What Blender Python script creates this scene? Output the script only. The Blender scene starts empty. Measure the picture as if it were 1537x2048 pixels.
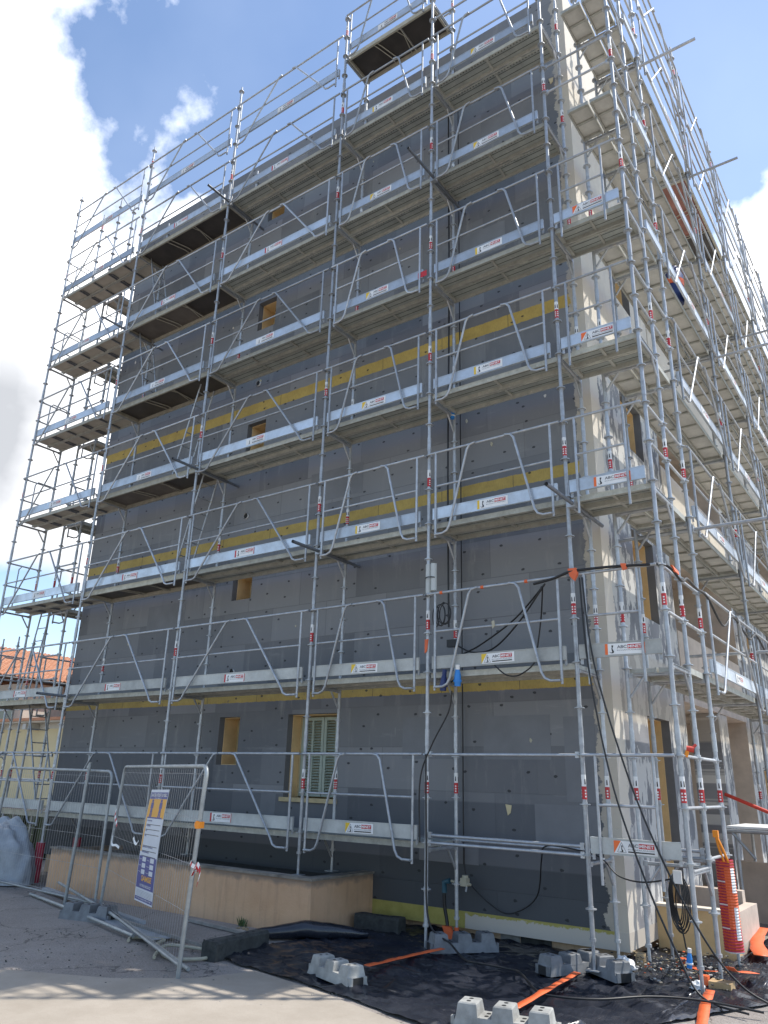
import bpy, math, random
from mathutils import Vector, Matrix, noise
random.seed(7)
sc = bpy.context.scene
COL = sc.collection
R_ = math.radians
G = -1.15                      # ground level (deck 1 = 0)

# ------------------------------------------------------------------ materials
def nmat(name):
    m = bpy.data.materials.new(name); m.use_nodes = True
    nt = m.node_tree; b = nt.nodes['Principled BSDF']
    return m, nt, b
def N(nt, t, **kw):
    n = nt.nodes.new(t)
    for k, v in kw.items():
        if hasattr(n, k) and k not in n.inputs: setattr(n, k, v)
        else: n.inputs[k].default_value = v
    return n
def L(nt, a, b): nt.links.new(a, b)
def c4(c): return (c[0], c[1], c[2], 1)
def coords(nt, scale=(1, 1, 1)):
    tc = N(nt, 'ShaderNodeTexCoord'); mp = N(nt, 'ShaderNodeMapping')
    mp.inputs['Scale'].default_value = scale
    L(nt, tc.outputs['Object'], mp.inputs['Vector']); return mp.outputs['Vector']
def noisef(nt, vec, scale, detail=5, rough=.6):
    n = N(nt, 'ShaderNodeTexNoise'); n.inputs['Scale'].default_value = scale
    n.inputs['Detail'].default_value = detail; n.inputs['Roughness'].default_value = rough
    L(nt, vec, n.inputs['Vector']); return n.outputs['Fac']
def math_(nt, op, a, b=None, c=None, clamp=False):
    n = N(nt, 'ShaderNodeMath'); n.operation = op; n.use_clamp = clamp
    for i, v in enumerate((a, b, c)):
        if v is None: continue
        if isinstance(v, (int, float)): n.inputs[i].default_value = v
        else: L(nt, v, n.inputs[i])
    return n.outputs[0]
def step(nt, v, a, b):
    n = N(nt, 'ShaderNodeMapRange'); n.clamp = True
    n.inputs['From Min'].default_value = a; n.inputs['From Max'].default_value = b
    L(nt, v, n.inputs['Value']); return n.outputs['Result']
def mix(nt, f, a, b):
    n = N(nt, 'ShaderNodeMix'); n.data_type = 'RGBA'
    if isinstance(f, (int, float)): n.inputs['Factor'].default_value = f
    else: L(nt, f, n.inputs['Factor'])
    for s, v in (('A', a), ('B', b)):
        i = [x for x in n.inputs if x.name == s and x.type == 'RGBA'][0]
        if isinstance(v, tuple): i.default_value = c4(v)
        else: L(nt, v, i)
    return [o for o in n.outputs if o.type == 'RGBA'][0]
def bump(nt, b, h, strength=.3, dist=.01):
    n = N(nt, 'ShaderNodeBump'); n.inputs['Strength'].default_value = strength
    n.inputs['Distance'].default_value = dist; L(nt, h, n.inputs['Height']); L(nt, n.outputs[0], b.inputs['Normal'])
def simple(name, col, rough=.6, metal=0, var=.25, scale=6, bmp=0, spec=.5, dark=None, emit=None):
    m, nt, b = nmat(name); v = coords(nt); f = noisef(nt, v, scale)
    lo = tuple(c * (1 - var) for c in col) if dark is None else dark
    hi = tuple(min(1, c * (1 + var * .6)) for c in col)
    L(nt, mix(nt, step(nt, f, .3, .7), lo, hi), b.inputs['Base Color'])
    b.inputs['Roughness'].default_value = rough; b.inputs['Metallic'].default_value = metal
    b.inputs['Specular IOR Level'].default_value = spec
    if bmp: bump(nt, b, noisef(nt, v, scale * 6), bmp)
    return m
M = {}
def galv(name, base, dirt, metal=.55, rough=.42, scale=9):
    m, nt, b = nmat(name); v0 = coords(nt); oi_ = N(nt, 'ShaderNodeObjectInfo'); va = N(nt, 'ShaderNodeVectorMath'); va.operation = 'ADD'; L(nt, v0, va.inputs[0]); L(nt, math_(nt, 'MULTIPLY', oi_.outputs['Random'], 50.0), va.inputs[1]); v = va.outputs[0]
    tone = math_(nt, 'ADD', .82, math_(nt, 'MULTIPLY', oi_.outputs['Random'], .34))
    f = step(nt, noisef(nt, v, scale, 6, .7), .35, .7)
    g = step(nt, noisef(nt, v, 45, 3), .62, .7)
    c = mix(nt, f, base, tuple(x * .72 for x in base)); c = mix(nt, math_(nt, 'MULTIPLY', g, dirt), c, (.62, .6, .54))
    sp_ = step(nt, noisef(nt, v, 3.2, 5, .7), .66, .69); c = mix(nt, math_(nt, 'MULTIPLY', sp_, dirt), c, (.55, .52, .45))
    ru = step(nt, noisef(nt, v, 2.1, 6, .8), .70, .74); c = mix(nt, math_(nt, 'MULTIPLY', ru, dirt * .8), c, (.30, .17, .09))
    tn = N(nt, 'ShaderNodeVectorMath'); tn.operation = 'SCALE'; L(nt, c, tn.inputs[0]); L(nt, tone, tn.inputs['Scale']); c = tn.outputs[0]
    L(nt, c, b.inputs['Base Color']); b.inputs['Metallic'].default_value = metal
    L(nt, math_(nt, 'ADD', math_(nt, 'MULTIPLY', f, .2), rough), b.inputs['Roughness'])
    return m
M['tube'] = galv('galvanised_tube', (.47, .49, .51), .6)
M['tube_dark'] = galv('weathered_tube', (.22, .24, .27), .3, .5, .45)
M['toe'] = galv('galvanised_board', (.58, .63, .68), .12, .55, .36, 3)
M['toe_old'] = galv('oxidised_board', (.5, .51, .48), .3, .1, .6, 3)
M['channel'] = galv('deck_channel', (.45, .45, .40), .5, .2, .55)
M['white'] = simple('white_sheet', (.78, .78, .76), .45, var=.08)
M['red'] = simple('red_ink', (.5, .025, .03), .45, var=.1)
M['black'] = simple('black_ink', (.018, .018, .02), .5, var=.1)
M['grey_ink'] = simple('grey_ink', (.2, .2, .21), .5, var=.1)
M['yellow'] = simple('yellow_ink', (.75, .5, .03), .5, var=.1)
M['orange_ink'] = simple('orange_ink', (.85, .16, .03), .5, var=.1)
M['cream'] = simple('cream_render', (.64, .58, .49), .9, var=.12, scale=1.5, bmp=.2)
M['tan'] = simple('tan_render', (.80, .56, .28), .9, var=.18, scale=2.5, bmp=.2)
M['pinkish'] = simple('pinkish_concrete', (.55, .46, .38), .9, var=.2, scale=3, bmp=.2)
M['dark_edge'] = simple('grey_foam_edge', (.17, .172, .178), .9, var=.1)
M['interior'] = simple('dark_room', (.02, .02, .022), .9)
M['stone'] = simple('mossy_stone', (.055, .058, .055), .95, var=.5, scale=14, bmp=.6)
M['coping'] = simple('stained_coping', (.26, .23, .19), .95, var=.45, scale=5, bmp=.5)
M['grey_block'] = simple('recycled_grey_plastic', (.17, .178, .185), .6, var=.35, scale=8, bmp=.1)
M['pale_block'] = simple('pale_concrete', (.33, .33, .31), .85, var=.4, scale=7, bmp=.4)
M['hole'] = simple('hole_dark', (.02, .02, .02), .9)
M['cable'] = simple('black_rubber', (.012, .012, .013), .45, var=.1)
M['blue'] = simple('blue_plastic', (.02, .22, .62), .4, var=.1)
M['blue_dk'] = simple('navy_plastic', (.015, .03, .12), .5, var=.1)
M['teal'] = simple('teal_plastic', (.03, .10, .14), .5)
M['orange'] = simple('orange_plastic', (.72, .13, .035), .5, var=.15)
M['clip'] = simple('orange_clip', (.85, .27, .01), .5, var=.1)
M['hose'] = simple('beige_hose', (.42, .39, .29), .6, var=.2)
M['redfoam'] = simple('red_foam', (.42, .03, .06), .8, var=.3, scale=9)
M['redpaint'] = simple('red_paint', (.55, .05, .03), .5, var=.2)
M['timber'] = simple('sawn_timber', (.42, .29, .15), .85, var=.3, scale=12)
M['ground_wood'] = simple('weathered_plank', (.3, .28, .25), .85, var=.3, scale=8)
M['foil'] = simple('grey_film', (.33, .36, .39), .5, var=.25, scale=5, bmp=.4)
M['shutter'] = simple('pale_green_shutter', (.36, .41, .34), .6, var=.15, scale=5)
M['frame_tan'] = simple('tan_frame', (.5, .4, .22), .7, var=.15)
M['glass'] = simple('window_glass', (.03, .035, .04), .08, var=.1)
M['yellow_wall'] = simple('yellow_house_render', (.60, .51, .31), .9, var=.1, scale=1)
M['off_wall'] = simple('offwhite_house_render', (.5, .48, .43), .9, var=.12, scale=1)
M['pvc'] = simple('beige_pipe', (.5, .36, .2), .6, var=.1)
M['box'] = simple('grey_enamel', (.5, .52, .5), .5, var=.1)
M['leaf'] = simple('weed_green', (.07, .12, .03), .7, var=.4, scale=20)
M['straw'] = simple('dry_leaf', (.4, .31, .18), .8, var=.4, scale=20)
M['bin'] = simple('olive_container', (.06, .065, .02), .7, var=.4, scale=2)
M['navy_ink'] = simple('blue_poster_ink', (.07, .075, .25), .55, var=.08)
M['amber'] = simple('amber_poster_ink', (.72, .36, .04), .55, var=.06)
M['poster'] = simple('poster_white', (.6, .62, .66), .6, var=.05)
M['wire'] = galv('fence_wire', (.5, .5, .5), .1, .6, .4)
M['fence_tube'] = galv('fence_tube', (.36, .38, .38), .1, .45, .45)
M['ply'] = simple('film_faced_plywood', (.05, .042, .036), .45, var=.45, scale=2.2)
M['ply_lt'] = simple('brown_plywood', (.13, .112, .095), .7, var=.35, scale=2.2)
M['wood_under'] = simple('pale_plank', (.38, .345, .29), .8, var=.15, scale=3)
M['alu'] = galv('aluminium_frame', (.5, .47, .38), .2, .3, .5)
M['redply'] = simple('red_panel', (.30, .13, .10), .6, var=.3, scale=3)
M['debris'] = simple('rubble_chips', (.3, .29, .27), .9, var=.5, scale=20)
M['patch'] = simple('grey_board_light', (.19, .195, .205), .9, var=.15, scale=2)

def deckmat(name, base, dens):
    m, nt, b = nmat(name); v = coords(nt)
    f = step(nt, noisef(nt, v, 2.5, 6, .7), .35, .7)
    vo = N(nt, 'ShaderNodeTexVoronoi'); vo.inputs['Scale'].default_value = 24; vo.inputs['Randomness'].default_value = .1
    L(nt, v, vo.inputs['Vector'])
    d = math_(nt, 'LESS_THAN', vo.outputs['Distance'], dens)
    c = mix(nt, f, base, tuple(x * .7 for x in base)); c = mix(nt, d, c, tuple(x * .35 for x in base))
    s = step(nt, noisef(nt, v, 7, 4), .6, .75); c = mix(nt, math_(nt, 'MULTIPLY', s, .35), c, (.66, .63, .55))
    L(nt, c, b.inputs['Base Color']); b.inputs['Roughness'].default_value = .6; b.inputs['Metallic'].default_value = .1
    return m
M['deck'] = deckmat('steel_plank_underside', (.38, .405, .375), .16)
M['deck_side'] = deckmat('steel_plank_pale', (.60, .59, .54), .12)

def cladding():
    m, nt, b = nmat('graphite_insulation_board')
    tc = N(nt, 'ShaderNodeTexCoord'); sp = N(nt, 'ShaderNodeSeparateXYZ'); L(nt, tc.outputs['Object'], sp.inputs[0])
    X, Y, Z = sp.outputs
    cb = N(nt, 'ShaderNodeCombineXYZ'); L(nt, math_(nt, 'ADD', X, Y), cb.inputs[0]); L(nt, Z, cb.inputs[1])
    v = cb.outputs[0]
    br = N(nt, 'ShaderNodeTexBrick'); L(nt, v, br.inputs['Vector'])
    br.inputs['Color1'].default_value = (.115, .120, .131, 1); br.inputs['Color2'].default_value = (.245, .247, .254, 1)
    br.inputs['Mortar'].default_value = (.13, .134, .142, 1); br.inputs['Scale'].default_value = 1
    br.inputs['Mortar Size'].default_value = .006; br.inputs['Brick Width'].default_value = 1.2
    br.inputs['Row Height'].default_value = .57; br.inputs['Bias'].default_value = -.05; br.inputs['Mortar Smooth'].default_value = .3
    n1 = noisef(nt, v, .55, 6, .6); c = mix(nt, step(nt, n1, .38, .62), br.outputs['Color'], (.215, .214, .212))
    c = mix(nt, .42, br.outputs['Color'], c)
    # trowelled scuffs
    mp = N(nt, 'ShaderNodeMapping'); mp.inputs['Scale'].default_value = (3, .55, 1); L(nt, v, mp.inputs['Vector'])
    n2 = step(nt, noisef(nt, mp.outputs[0], 1.6, 7, .7), .55, .72)
    c = mix(nt, math_(nt, 'MULTIPLY', n2, .5), c, (.30, .295, .28))
    mp5 = N(nt, 'ShaderNodeMapping'); mp5.inputs['Scale'].default_value = (.8, 5, 1); mp5.inputs['Rotation'].default_value = (0, 0, .5); L(nt, v, mp5.inputs['Vector'])
    n5 = step(nt, noisef(nt, mp5.outputs[0], 1.4, 8, .75), .58, .74); c = mix(nt, math_(nt, 'MULTIPLY', n5, .4), c, (.33, .33, .325))
    lowz = step(nt, Z, .46, .44); lowl = math_(nt, 'MULTIPLY', step(nt, Z, 1.06, 1.04), step(nt, X, -6.9, -6.92)); lowz = math_(nt, 'MAXIMUM', lowz, lowl)
    c = mix(nt, math_(nt, 'MULTIPLY', lowz, .62), c, (.07, .076, .088))
    l2 = step(nt, Z, -.28, -.30); c = mix(nt, math_(nt, 'MULTIPLY', l2, .6), c, (.028, .034, .040))
    # light filler spots and white glue drips
    n3 = step(nt, noisef(nt, v, 1.15, 6, .75), .715, .73); c = mix(nt, math_(nt, 'MULTIPLY', n3, .6), c, (.3, .29, .25))
    mp2 = N(nt, 'ShaderNodeMapping'); mp2.inputs['Scale'].default_value = (7.5, .9, 1); L(nt, v, mp2.inputs['Vector'])
    n4 = step(nt, noisef(nt, mp2.outputs[0], 1.3, 3, .5), .735, .75); c = mix(nt, math_(nt, 'MULTIPLY', n4, .4), c, (.3, .3, .29))
    zz = math_(nt, 'ADD', Z, math_(nt, 'MULTIPLY', math_(nt, 'SUBTRACT', noisef(nt, v, 7, 6, .75), .5), .05))
    bm = None
    for a_, c_ in ((1.86, 2.06), (4.72, 4.9), (7.40, 7.62)):
        q = math_(nt, 'MULTIPLY', step(nt, zz, a_, a_ + .004), step(nt, zz, c_, c_ - .004)); bm = q if bm is None else math_(nt, 'MAXIMUM', bm, q)
    yc = mix(nt, step(nt, noisef(nt, v, 3, 7, .75), .3, .7), (.38, .26, .06), (.54, .38, .09))
    mpf = N(nt, 'ShaderNodeMapping'); mpf.inputs['Scale'].default_value = (60, 12, 1); L(nt, v, mpf.inputs['Vector'])
    yc = mix(nt, math_(nt, 'MULTIPLY', step(nt, noisef(nt, mpf.outputs[0], 1, 3, .7), .5, .8), .5), yc, (.17, .13, .04))
    fr = math_(nt, 'FRACT', math_(nt, 'MULTIPLY', X, .83)); yc = mix(nt, math_(nt, 'MULTIPLY', math_(nt, 'LESS_THAN', fr, .008), .8), yc, (.06, .05, .03))
    yc = mix(nt, math_(nt, 'MULTIPLY', step(nt, noisef(nt, v, 2.2, 5, .8), .64, .66), .6), yc, (.12, .11, .08))
    c = mix(nt, bm, c, yc)
    # anchor dots
    mp3 = N(nt, 'ShaderNodeMapping'); mp3.inputs['Scale'].default_value = (1.9, 2.9, 1); L(nt, v, mp3.inputs['Vector'])
    vo = N(nt, 'ShaderNodeTexVoronoi'); vo.voronoi_dimensions = '2D'; vo.inputs['Scale'].default_value = 1; vo.inputs['Randomness'].default_value = .85
    L(nt, mp3.outputs[0], vo.inputs['Vector'])
    gr = noisef(nt, v, 40, 2)
    d = math_(nt, 'LESS_THAN', math_(nt, 'ADD', vo.outputs['Distance'], math_(nt, 'MULTIPLY', gr, .06)), .078)
    c = mix(nt, math_(nt, 'MULTIPLY', d, .85), c, (.012, .012, .014))
    gr2 = noisef(nt, v, 160, 2); c = mix(nt, math_(nt, 'MULTIPLY', step(nt, gr2, .4, .7), .18), c, (.19, .19, .19))
    # ragged cream base coat returning round the corner (front face, x > -0.2)
    rag = math_(nt, 'MULTIPLY', math_(nt, 'SUBTRACT', noisef(nt, v, 5, 6, .7), .5), .3)
    k = step(nt, math_(nt, 'ADD', X, rag), -.205, -.195)
    cc = mix(nt, step(nt, noisef(nt, v, 3), .4, .7), (.46, .41, .335), (.36, .33, .28))
    edge = step(nt, X, -.095, -.085); cc = mix(nt, edge, cc, (.56, .50, .41))
    c = mix(nt, k, c, cc)
    L(nt, c, b.inputs['Base Color']); b.inputs['Roughness'].default_value = .75
    h = math_(nt, 'ADD', math_(nt, 'MULTIPLY', br.outputs['Fac'], -1), math_(nt, 'MULTIPLY', d, -1.5)); h = math_(nt, 'ADD', h, math_(nt, 'MULTIPLY', n1, .5))
    bump(nt, b, h, .5, .006)
    return m
M['clad'] = cladding()

def sideclad():
    m, nt, b = nmat('patched_side_cladding')
    tc = N(nt, 'ShaderNodeTexCoord'); sp = N(nt, 'ShaderNodeSeparateXYZ'); L(nt, tc.outputs['Object'], sp.inputs[0])
    X, Y, Z = sp.outputs
    cb = N(nt, 'ShaderNodeCombineXYZ'); L(nt, Y, cb.inputs[0]); L(nt, Z, cb.inputs[1]); v = cb.outputs[0]
    grey = mix(nt, step(nt, noisef(nt, v, 1.1, 5), .35, .65), (.15, .155, .165), (.27, .27, .28))
    mp = N(nt, 'ShaderNodeMapping'); mp.inputs['Scale'].default_value = (4.2, 1.5, 1); L(nt, v, mp.inputs['Vector'])
    w = step(nt, noisef(nt, mp.outputs[0], 1.3, 5, .62), .495, .515)
    c = mix(nt, math_(nt, 'MULTIPLY', w, .85), grey, (.56, .55, .52))
    # upper floors already coated cream (by height with a ragged edge)
    rag = math_(nt, 'MULTIPLY', math_(nt, 'SUBTRACT', noisef(nt, v, 1.6, 6, .7), .5), 2.2)
    up = step(nt, math_(nt, 'ADD', Z, rag), 6.4, 6.5); c = mix(nt, math_(nt, 'MULTIPLY', up, .9), c, (.64, .59, .51))
    band = math_(nt, 'MULTIPLY', step(nt, Z, 1.45, 1.5), step(nt, Z, 2.45, 2.4)); c = mix(nt, math_(nt, 'MULTIPLY', band, .6), c, (.47, .42, .35))
    rg = math_(nt, 'MULTIPLY', math_(nt, 'SUBTRACT', noisef(nt, v, 4, 6, .7), .5), .35)
    k = step(nt, math_(nt, 'ADD', Y, rg), 1.34, 1.31); c = mix(nt, k, c, (.62, .57, .49))
    L(nt, c, b.inputs['Base Color']); b.inputs['Roughness'].default_value = .85
    bump(nt, b, noisef(nt, v, 12, 6), .35, .01)
    return m
M['side'] = sideclad()

def wool(name='mineral_wool'):
    m, nt, b = nmat(name); v = coords(nt, (1, 1, 1))
    f = step(nt, noisef(nt, v, 4, 7, .75), .3, .7); c = mix(nt, f, (.34, .25, .045), (.47, .345, .075))
    s = step(nt, noisef(nt, coords(nt, (2, 1, 9)), 6, 4), .55, .8); c = mix(nt, math_(nt, 'MULTIPLY', s, .4), c, (.26, .19, .05))
    L(nt, c, b.inputs['Base Color']); b.inputs['Roughness'].default_value = .95; bump(nt, b, noisef(nt, v, 60, 4), .5, .01); return m
M['wool'] = wool()
def basewool():
    m, nt, b = nmat('base_strip'); tc = N(nt, 'ShaderNodeTexCoord'); sp = N(nt, 'ShaderNodeSeparateXYZ'); L(nt, tc.outputs['Object'], sp.inputs[0])
    X, Y, Z = sp.outputs; v = tc.outputs['Object']
    f = step(nt, noisef(nt, v, 6, 6, .7), .3, .7); yc = mix(nt, f, (.33, .29, .07), (.45, .39, .12))
    rag = math_(nt, 'MULTIPLY', math_(nt, 'SUBTRACT', noisef(nt, v, 9, 6, .75), .5), .17)
    k1 = step(nt, math_(nt, 'ADD', Z, rag), -.865, -.875); k2 = step(nt, math_(nt, 'ADD', X, math_(nt, 'MULTIPLY', rag, .2)), -2.06, -2.05)
    k = math_(nt, 'MULTIPLY', k1, k2); k3 = step(nt, X, -.105, -.1); k = math_(nt, 'MAXIMUM', k, k3)
    L(nt, mix(nt, k, yc, (.52, .47, .40)), b.inputs['Base Color']); b.inputs['Roughness'].default_value = .9; return m
M['base'] = basewool()
def plinth():
    m, nt, b = nmat('stained_tan_plinth'); v = coords(nt)
    c = mix(nt, step(nt, noisef(nt, v, 2, 6, .7), .35, .65), (.54, .37, .235), (.62, .44, .28))
    c = mix(nt, math_(nt, 'MULTIPLY', step(nt, noisef(nt, coords(nt, (4, 4, .5)), 3, 5, .7), .5, .75), .55), c, (.24, .17, .11))
    L(nt, c, b.inputs['Base Color']); b.inputs['Roughness'].default_value = .92; bump(nt, b, noisef(nt, v, 30, 4), .4, .008); return m
M['plinth'] = plinth()
def asphalt():
    m, nt, b = nmat('worn_asphalt'); v = coords(nt)
    c = mix(nt, step(nt, noisef(nt, v, .9, 6, .7), .35, .65), (.235, .205, .18), (.31, .275, .245))
    c = mix(nt, math_(nt, 'MULTIPLY', step(nt, noisef(nt, v, 55, 3, .8), .5, .68), .7), c, (.42, .39, .36))
    c = mix(nt, math_(nt, 'MULTIPLY', step(nt, noisef(nt, v, 75, 2, .8), .56, .66), .7), c, (.07, .06, .06))
    c = mix(nt, math_(nt, 'MULTIPLY', step(nt, noisef(nt, coords(nt, (1, 2.4, 1)), 1.7, 6, .75), .62, .7), .6), c, (.44, .39, .34))
    vc = N(nt, 'ShaderNodeTexVoronoi'); vc.feature = 'DISTANCE_TO_EDGE'; vc.inputs['Scale'].default_value = .55; wv = N(nt, 'ShaderNodeVectorMath'); wv.operation = 'ADD'; L(nt, v, wv.inputs[0]); nz = N(nt, 'ShaderNodeTexNoise'); nz.inputs['Scale'].default_value = 2; nz.inputs['Detail'].default_value = 6; L(nt, v, nz.inputs['Vector']); L(nt, nz.outputs['Color'], wv.inputs[1]); L(nt, wv.outputs[0], vc.inputs['Vector'])
    c = mix(nt, math_(nt, 'MULTIPLY', math_(nt, 'LESS_THAN', vc.outputs['Distance'], .006), .6), c, (.05, .045, .04))
    L(nt, c, b.inputs['Base Color']); b.inputs['Roughness'].default_value = .95; bump(nt, b, noisef(nt, v, 60, 4, .8), .8, .012); return m
M['asphalt'] = asphalt()
def concrete():
    m, nt, b = nmat('pale_concrete_paving'); v = coords(nt)
    c = mix(nt, step(nt, noisef(nt, v, 1.6, 7, .7), .35, .65), (.30, .26, .21), (.37, .325, .27))
    c = mix(nt, math_(nt, 'MULTIPLY', step(nt, noisef(nt, v, 90, 2, .8), .55, .7), .4), c, (.2, .17, .14))
    L(nt, c, b.inputs['Base Color']); b.inputs['Roughness'].default_value = .9; bump(nt, b, noisef(nt, v, 80, 3), .3, .005); return m
M['paving'] = concrete()
def tarpm():
    m, nt, b = nmat('black_polythene'); v = coords(nt)
    c = mix(nt, step(nt, noisef(nt, v, 2, 6, .7), .4, .75), (.011, .013, .02), (.035, .038, .048))
    L(nt, c, b.inputs['Base Color']); b.inputs['Roughness'].default_value = .24
    b.inputs['Specular IOR Level'].default_value = .6
    bump(nt, b, noisef(nt, coords(nt, (1, 1.8, 1)), 2.2, 4, .45), .4, .05); return m
M['tarp'] = tarpm()
def tiles():
    m, nt, b = nmat('terracotta_tiles'); v = coords(nt)
    f = step(nt, noisef(nt, v, 3, 4, .7), .3, .7); L(nt, mix(nt, f, (.40, .17, .09), (.56, .29, .17)), b.inputs['Base Color'])
    b.inputs['Roughness'].default_value = .9; return m
M['tiles'] = tiles()
def stained():
    m, nt, b = nmat('stained_wall'); v = coords(nt, (1, 1, .5)); f = step(nt, noisef(nt, v, 2.5, 7, .8), .42, .58)
    L(nt, mix(nt, f, (.40, .38, .33), (.08, .08, .07)), b.inputs['Base Color']); b.inputs['Roughness'].default_value = .95; return m
M['stained'] = stained()
def planter_m():
    m, nt, b = nmat('orange_tan_planter_render'); v = coords(nt)
    c = mix(nt, step(nt, noisef(nt, v, 1.6, 6, .7), .3, .7), (.56, .345, .20), (.66, .43, .265))
    c = mix(nt, math_(nt, 'MULTIPLY', step(nt, noisef(nt, coords(nt, (7, 7, .6)), 1.5, 5, .7), .50, .72), .45), c, (.34, .22, .14))
    sp = N(nt, 'ShaderNodeSeparateXYZ'); L(nt, v, sp.inputs[0])
    top = step(nt, math_(nt, 'ADD', sp.outputs[2], math_(nt, 'MULTIPLY', math_(nt, 'SUBTRACT', noisef(nt, v, 6, 6), .5), .16)), -.62, -.56)
    c = mix(nt, math_(nt, 'MULTIPLY', top, .8), c, (.24, .19, .15))
    L(nt, c, b.inputs['Base Color']); b.inputs['Roughness'].default_value = .93; bump(nt, b, noisef(nt, v, 45, 4), .5, .008); return m
M['planter'] = planter_m()

# ------------------------------------------------------------------ mesh helpers
class MB:
    def __init__(s): s.v = []; s.f = []; s.mi = []; s.sm = []; s.mats = []
    def m(s, k):
        if k not in s.mats: s.mats.append(k)
        return s.mats.index(k)
    def add(s, vs, fs, mat, smooth=False):
        o = len(s.v); s.v += [tuple(p) for p in vs]; i = s.m(mat)
        for f in fs: s.f.append([o + a for a in f]); s.mi.append(i); s.sm.append(smooth)
    def box(s, x0, x1, y0, y1, z0, z1, mat, mtx=None):
        vs = [Vector((x, y, z)) for z in (z0, z1) for y in (y0, y1) for x in (x0, x1)]
        if mtx: vs = [mtx @ p for p in vs]
        s.add(vs, [(0, 2, 3, 1), (4, 5, 7, 6), (0, 1, 5, 4), (2, 6, 7, 3), (0, 4, 6, 2), (1, 3, 7, 5)], mat)
    def tube(s, pts, r, mat, seg=8, closed=False, caps=True):
        pts = [Vector(p) for p in pts]; n = len(pts); vs = []; prev = None
        for i, p in enumerate(pts):
            if closed: t = (pts[(i + 1) % n] - pts[i - 1])
            else: t = pts[min(i + 1, n - 1)] - pts[max(i - 1, 0)]
            t = t.normalized() if t.length > 1e-9 else Vector((0, 0, 1))
            if prev is None:
                a = Vector((0, 0, 1)) if abs(t.z) < .9 else Vector((1, 0, 0)); u = t.cross(a).normalized()
            else:
                u = prev - t * prev.dot(t); u = u.normalized() if u.length > 1e-6 else t.orthogonal().normalized()
            prev = u; w = t.cross(u); rr = r[i] if isinstance(r, (list, tuple)) else r
            for k in range(seg):
                a = 2 * math.pi * k / seg; vs.append(p + (u * math.cos(a) + w * math.sin(a)) * rr)
        fs = []
        for i in range(n if closed else n - 1):
            j = (i + 1) % n
            for k in range(seg): fs.append((i * seg + k, i * seg + (k + 1) % seg, j * seg + (k + 1) % seg, j * seg + k))
        s.add(vs, fs, mat, True)
        if caps and not closed:
            s.add(vs[:seg], [tuple(reversed(range(seg)))], mat); s.add(vs[-seg:], [tuple(range(seg))], mat)
    def disc(s, c, r, h, mat, seg=10):
        s.tube([(c[0], c[1], c[2] - h / 2), (c[0], c[1], c[2] + h / 2)], r, mat, seg)
    def quad(s, pts, mat): s.add(pts, [tuple(range(len(pts)))], mat)
    def slab(s, pts, d, mat):                                   # extrude polygon pts along vector d
        n = len(pts); a = [Vector(p) for p in pts]; d = Vector(d); b = [p + d for p in a]
        s.add(a + b, [tuple(reversed(range(n))), tuple(range(n, 2 * n))] + [(i, (i + 1) % n, n + (i + 1) % n, n + i) for i in range(n)], mat)
    def mesh(s, name):
        me = bpy.data.meshes.new(name); me.from_pydata(s.v, [], s.f)
        for k in s.mats: me.materials.append(M[k])
        me.polygons.foreach_set('material_index', s.mi); me.polygons.foreach_set('use_smooth', s.sm); me.update(); return me
    def build(s, name, parent=None, loc=None, rz=0):
        return link(name, s.mesh(name), parent, loc, rz)
def link(name, me, parent=None, loc=None, rz=0):
    o = bpy.data.objects.new(name, me); COL.objects.link(o)
    if loc: o.location = loc
    o.rotation_euler = (0, 0, rz)
    if parent: o.parent = parent
    return o
def empty(name, label, cat, loc=(0, 0, 0), group=None, rz=0):
    o = bpy.data.objects.new(name, None); COL.objects.link(o); o.location = loc; o.rotation_euler = (0, 0, rz); o.empty_display_size = .1
    return tag(o, label, cat, group)
def tag(o, label, cat, group=None):
    o['label'] = label; o['category'] = cat
    if group: o['group'] = group
    return o
def struct(o): o['kind'] = 'structure'; return o
def bez(pts, n=8):                                             # Catmull-Rom smoothing
    P = [Vector(p) for p in pts]; out = []
    for i in range(len(P) - 1):
        a, b, c, d = P[max(i - 1, 0)], P[i], P[i + 1], P[min(i + 2, len(P) - 1)]
        for k in range(n):
            t = k / n; out.append(.5 * ((2 * b) + (-a + c) * t + (2 * a - 5 * b + 4 * c - d) * t * t + (-a + 3 * b - 3 * c + d) * t ** 3))
    return out + [P[-1]]

_tc = {}
def text_geo(s, size, bold=0.0):
    k = (s, bold)
    if k not in _tc:
        cu = bpy.data.curves.new('txt', 'FONT'); cu.body = s; cu.size = 1; cu.align_x = 'LEFT'; cu.resolution_u = 2; cu.offset = bold
        o = bpy.data.objects.new('txt', cu); COL.objects.link(o)
        dg = bpy.context.evaluated_depsgraph_get(); me = bpy.data.meshes.new_from_object(o.evaluated_get(dg))
        vs = [v.co.copy() for v in me.vertices]; fs = [tuple(p.vertices) for p in me.polygons]
        bpy.data.objects.remove(o); bpy.data.curves.remove(cu); bpy.data.meshes.remove(me)
        _tc[k] = (vs, fs)
    vs, fs = _tc[k]
    x0 = min(v.x for v in vs); x1 = max(v.x for v in vs); y0 = min(v.y for v in vs); y1 = max(v.y for v in vs)
    return vs, fs, x0, x1, y0, y1
def put_text(mb, s, u0, u1, v0, v1, fn, mat, bold=0.0):
    """fit text s in the rectangle u0..u1, v0..v1; fn(u, v) gives the 3-D point"""
    vs, fs, x0, x1, y0, y1 = text_geo(s, 1, bold)
    out = [fn(u0 + (v.x - x0) / (x1 - x0) * (u1 - u0), v0 + (v.y - y0) / (y1 - y0) * (v1 - v0)) for v in vs]
    mb.add(out, fs, mat)

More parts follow.
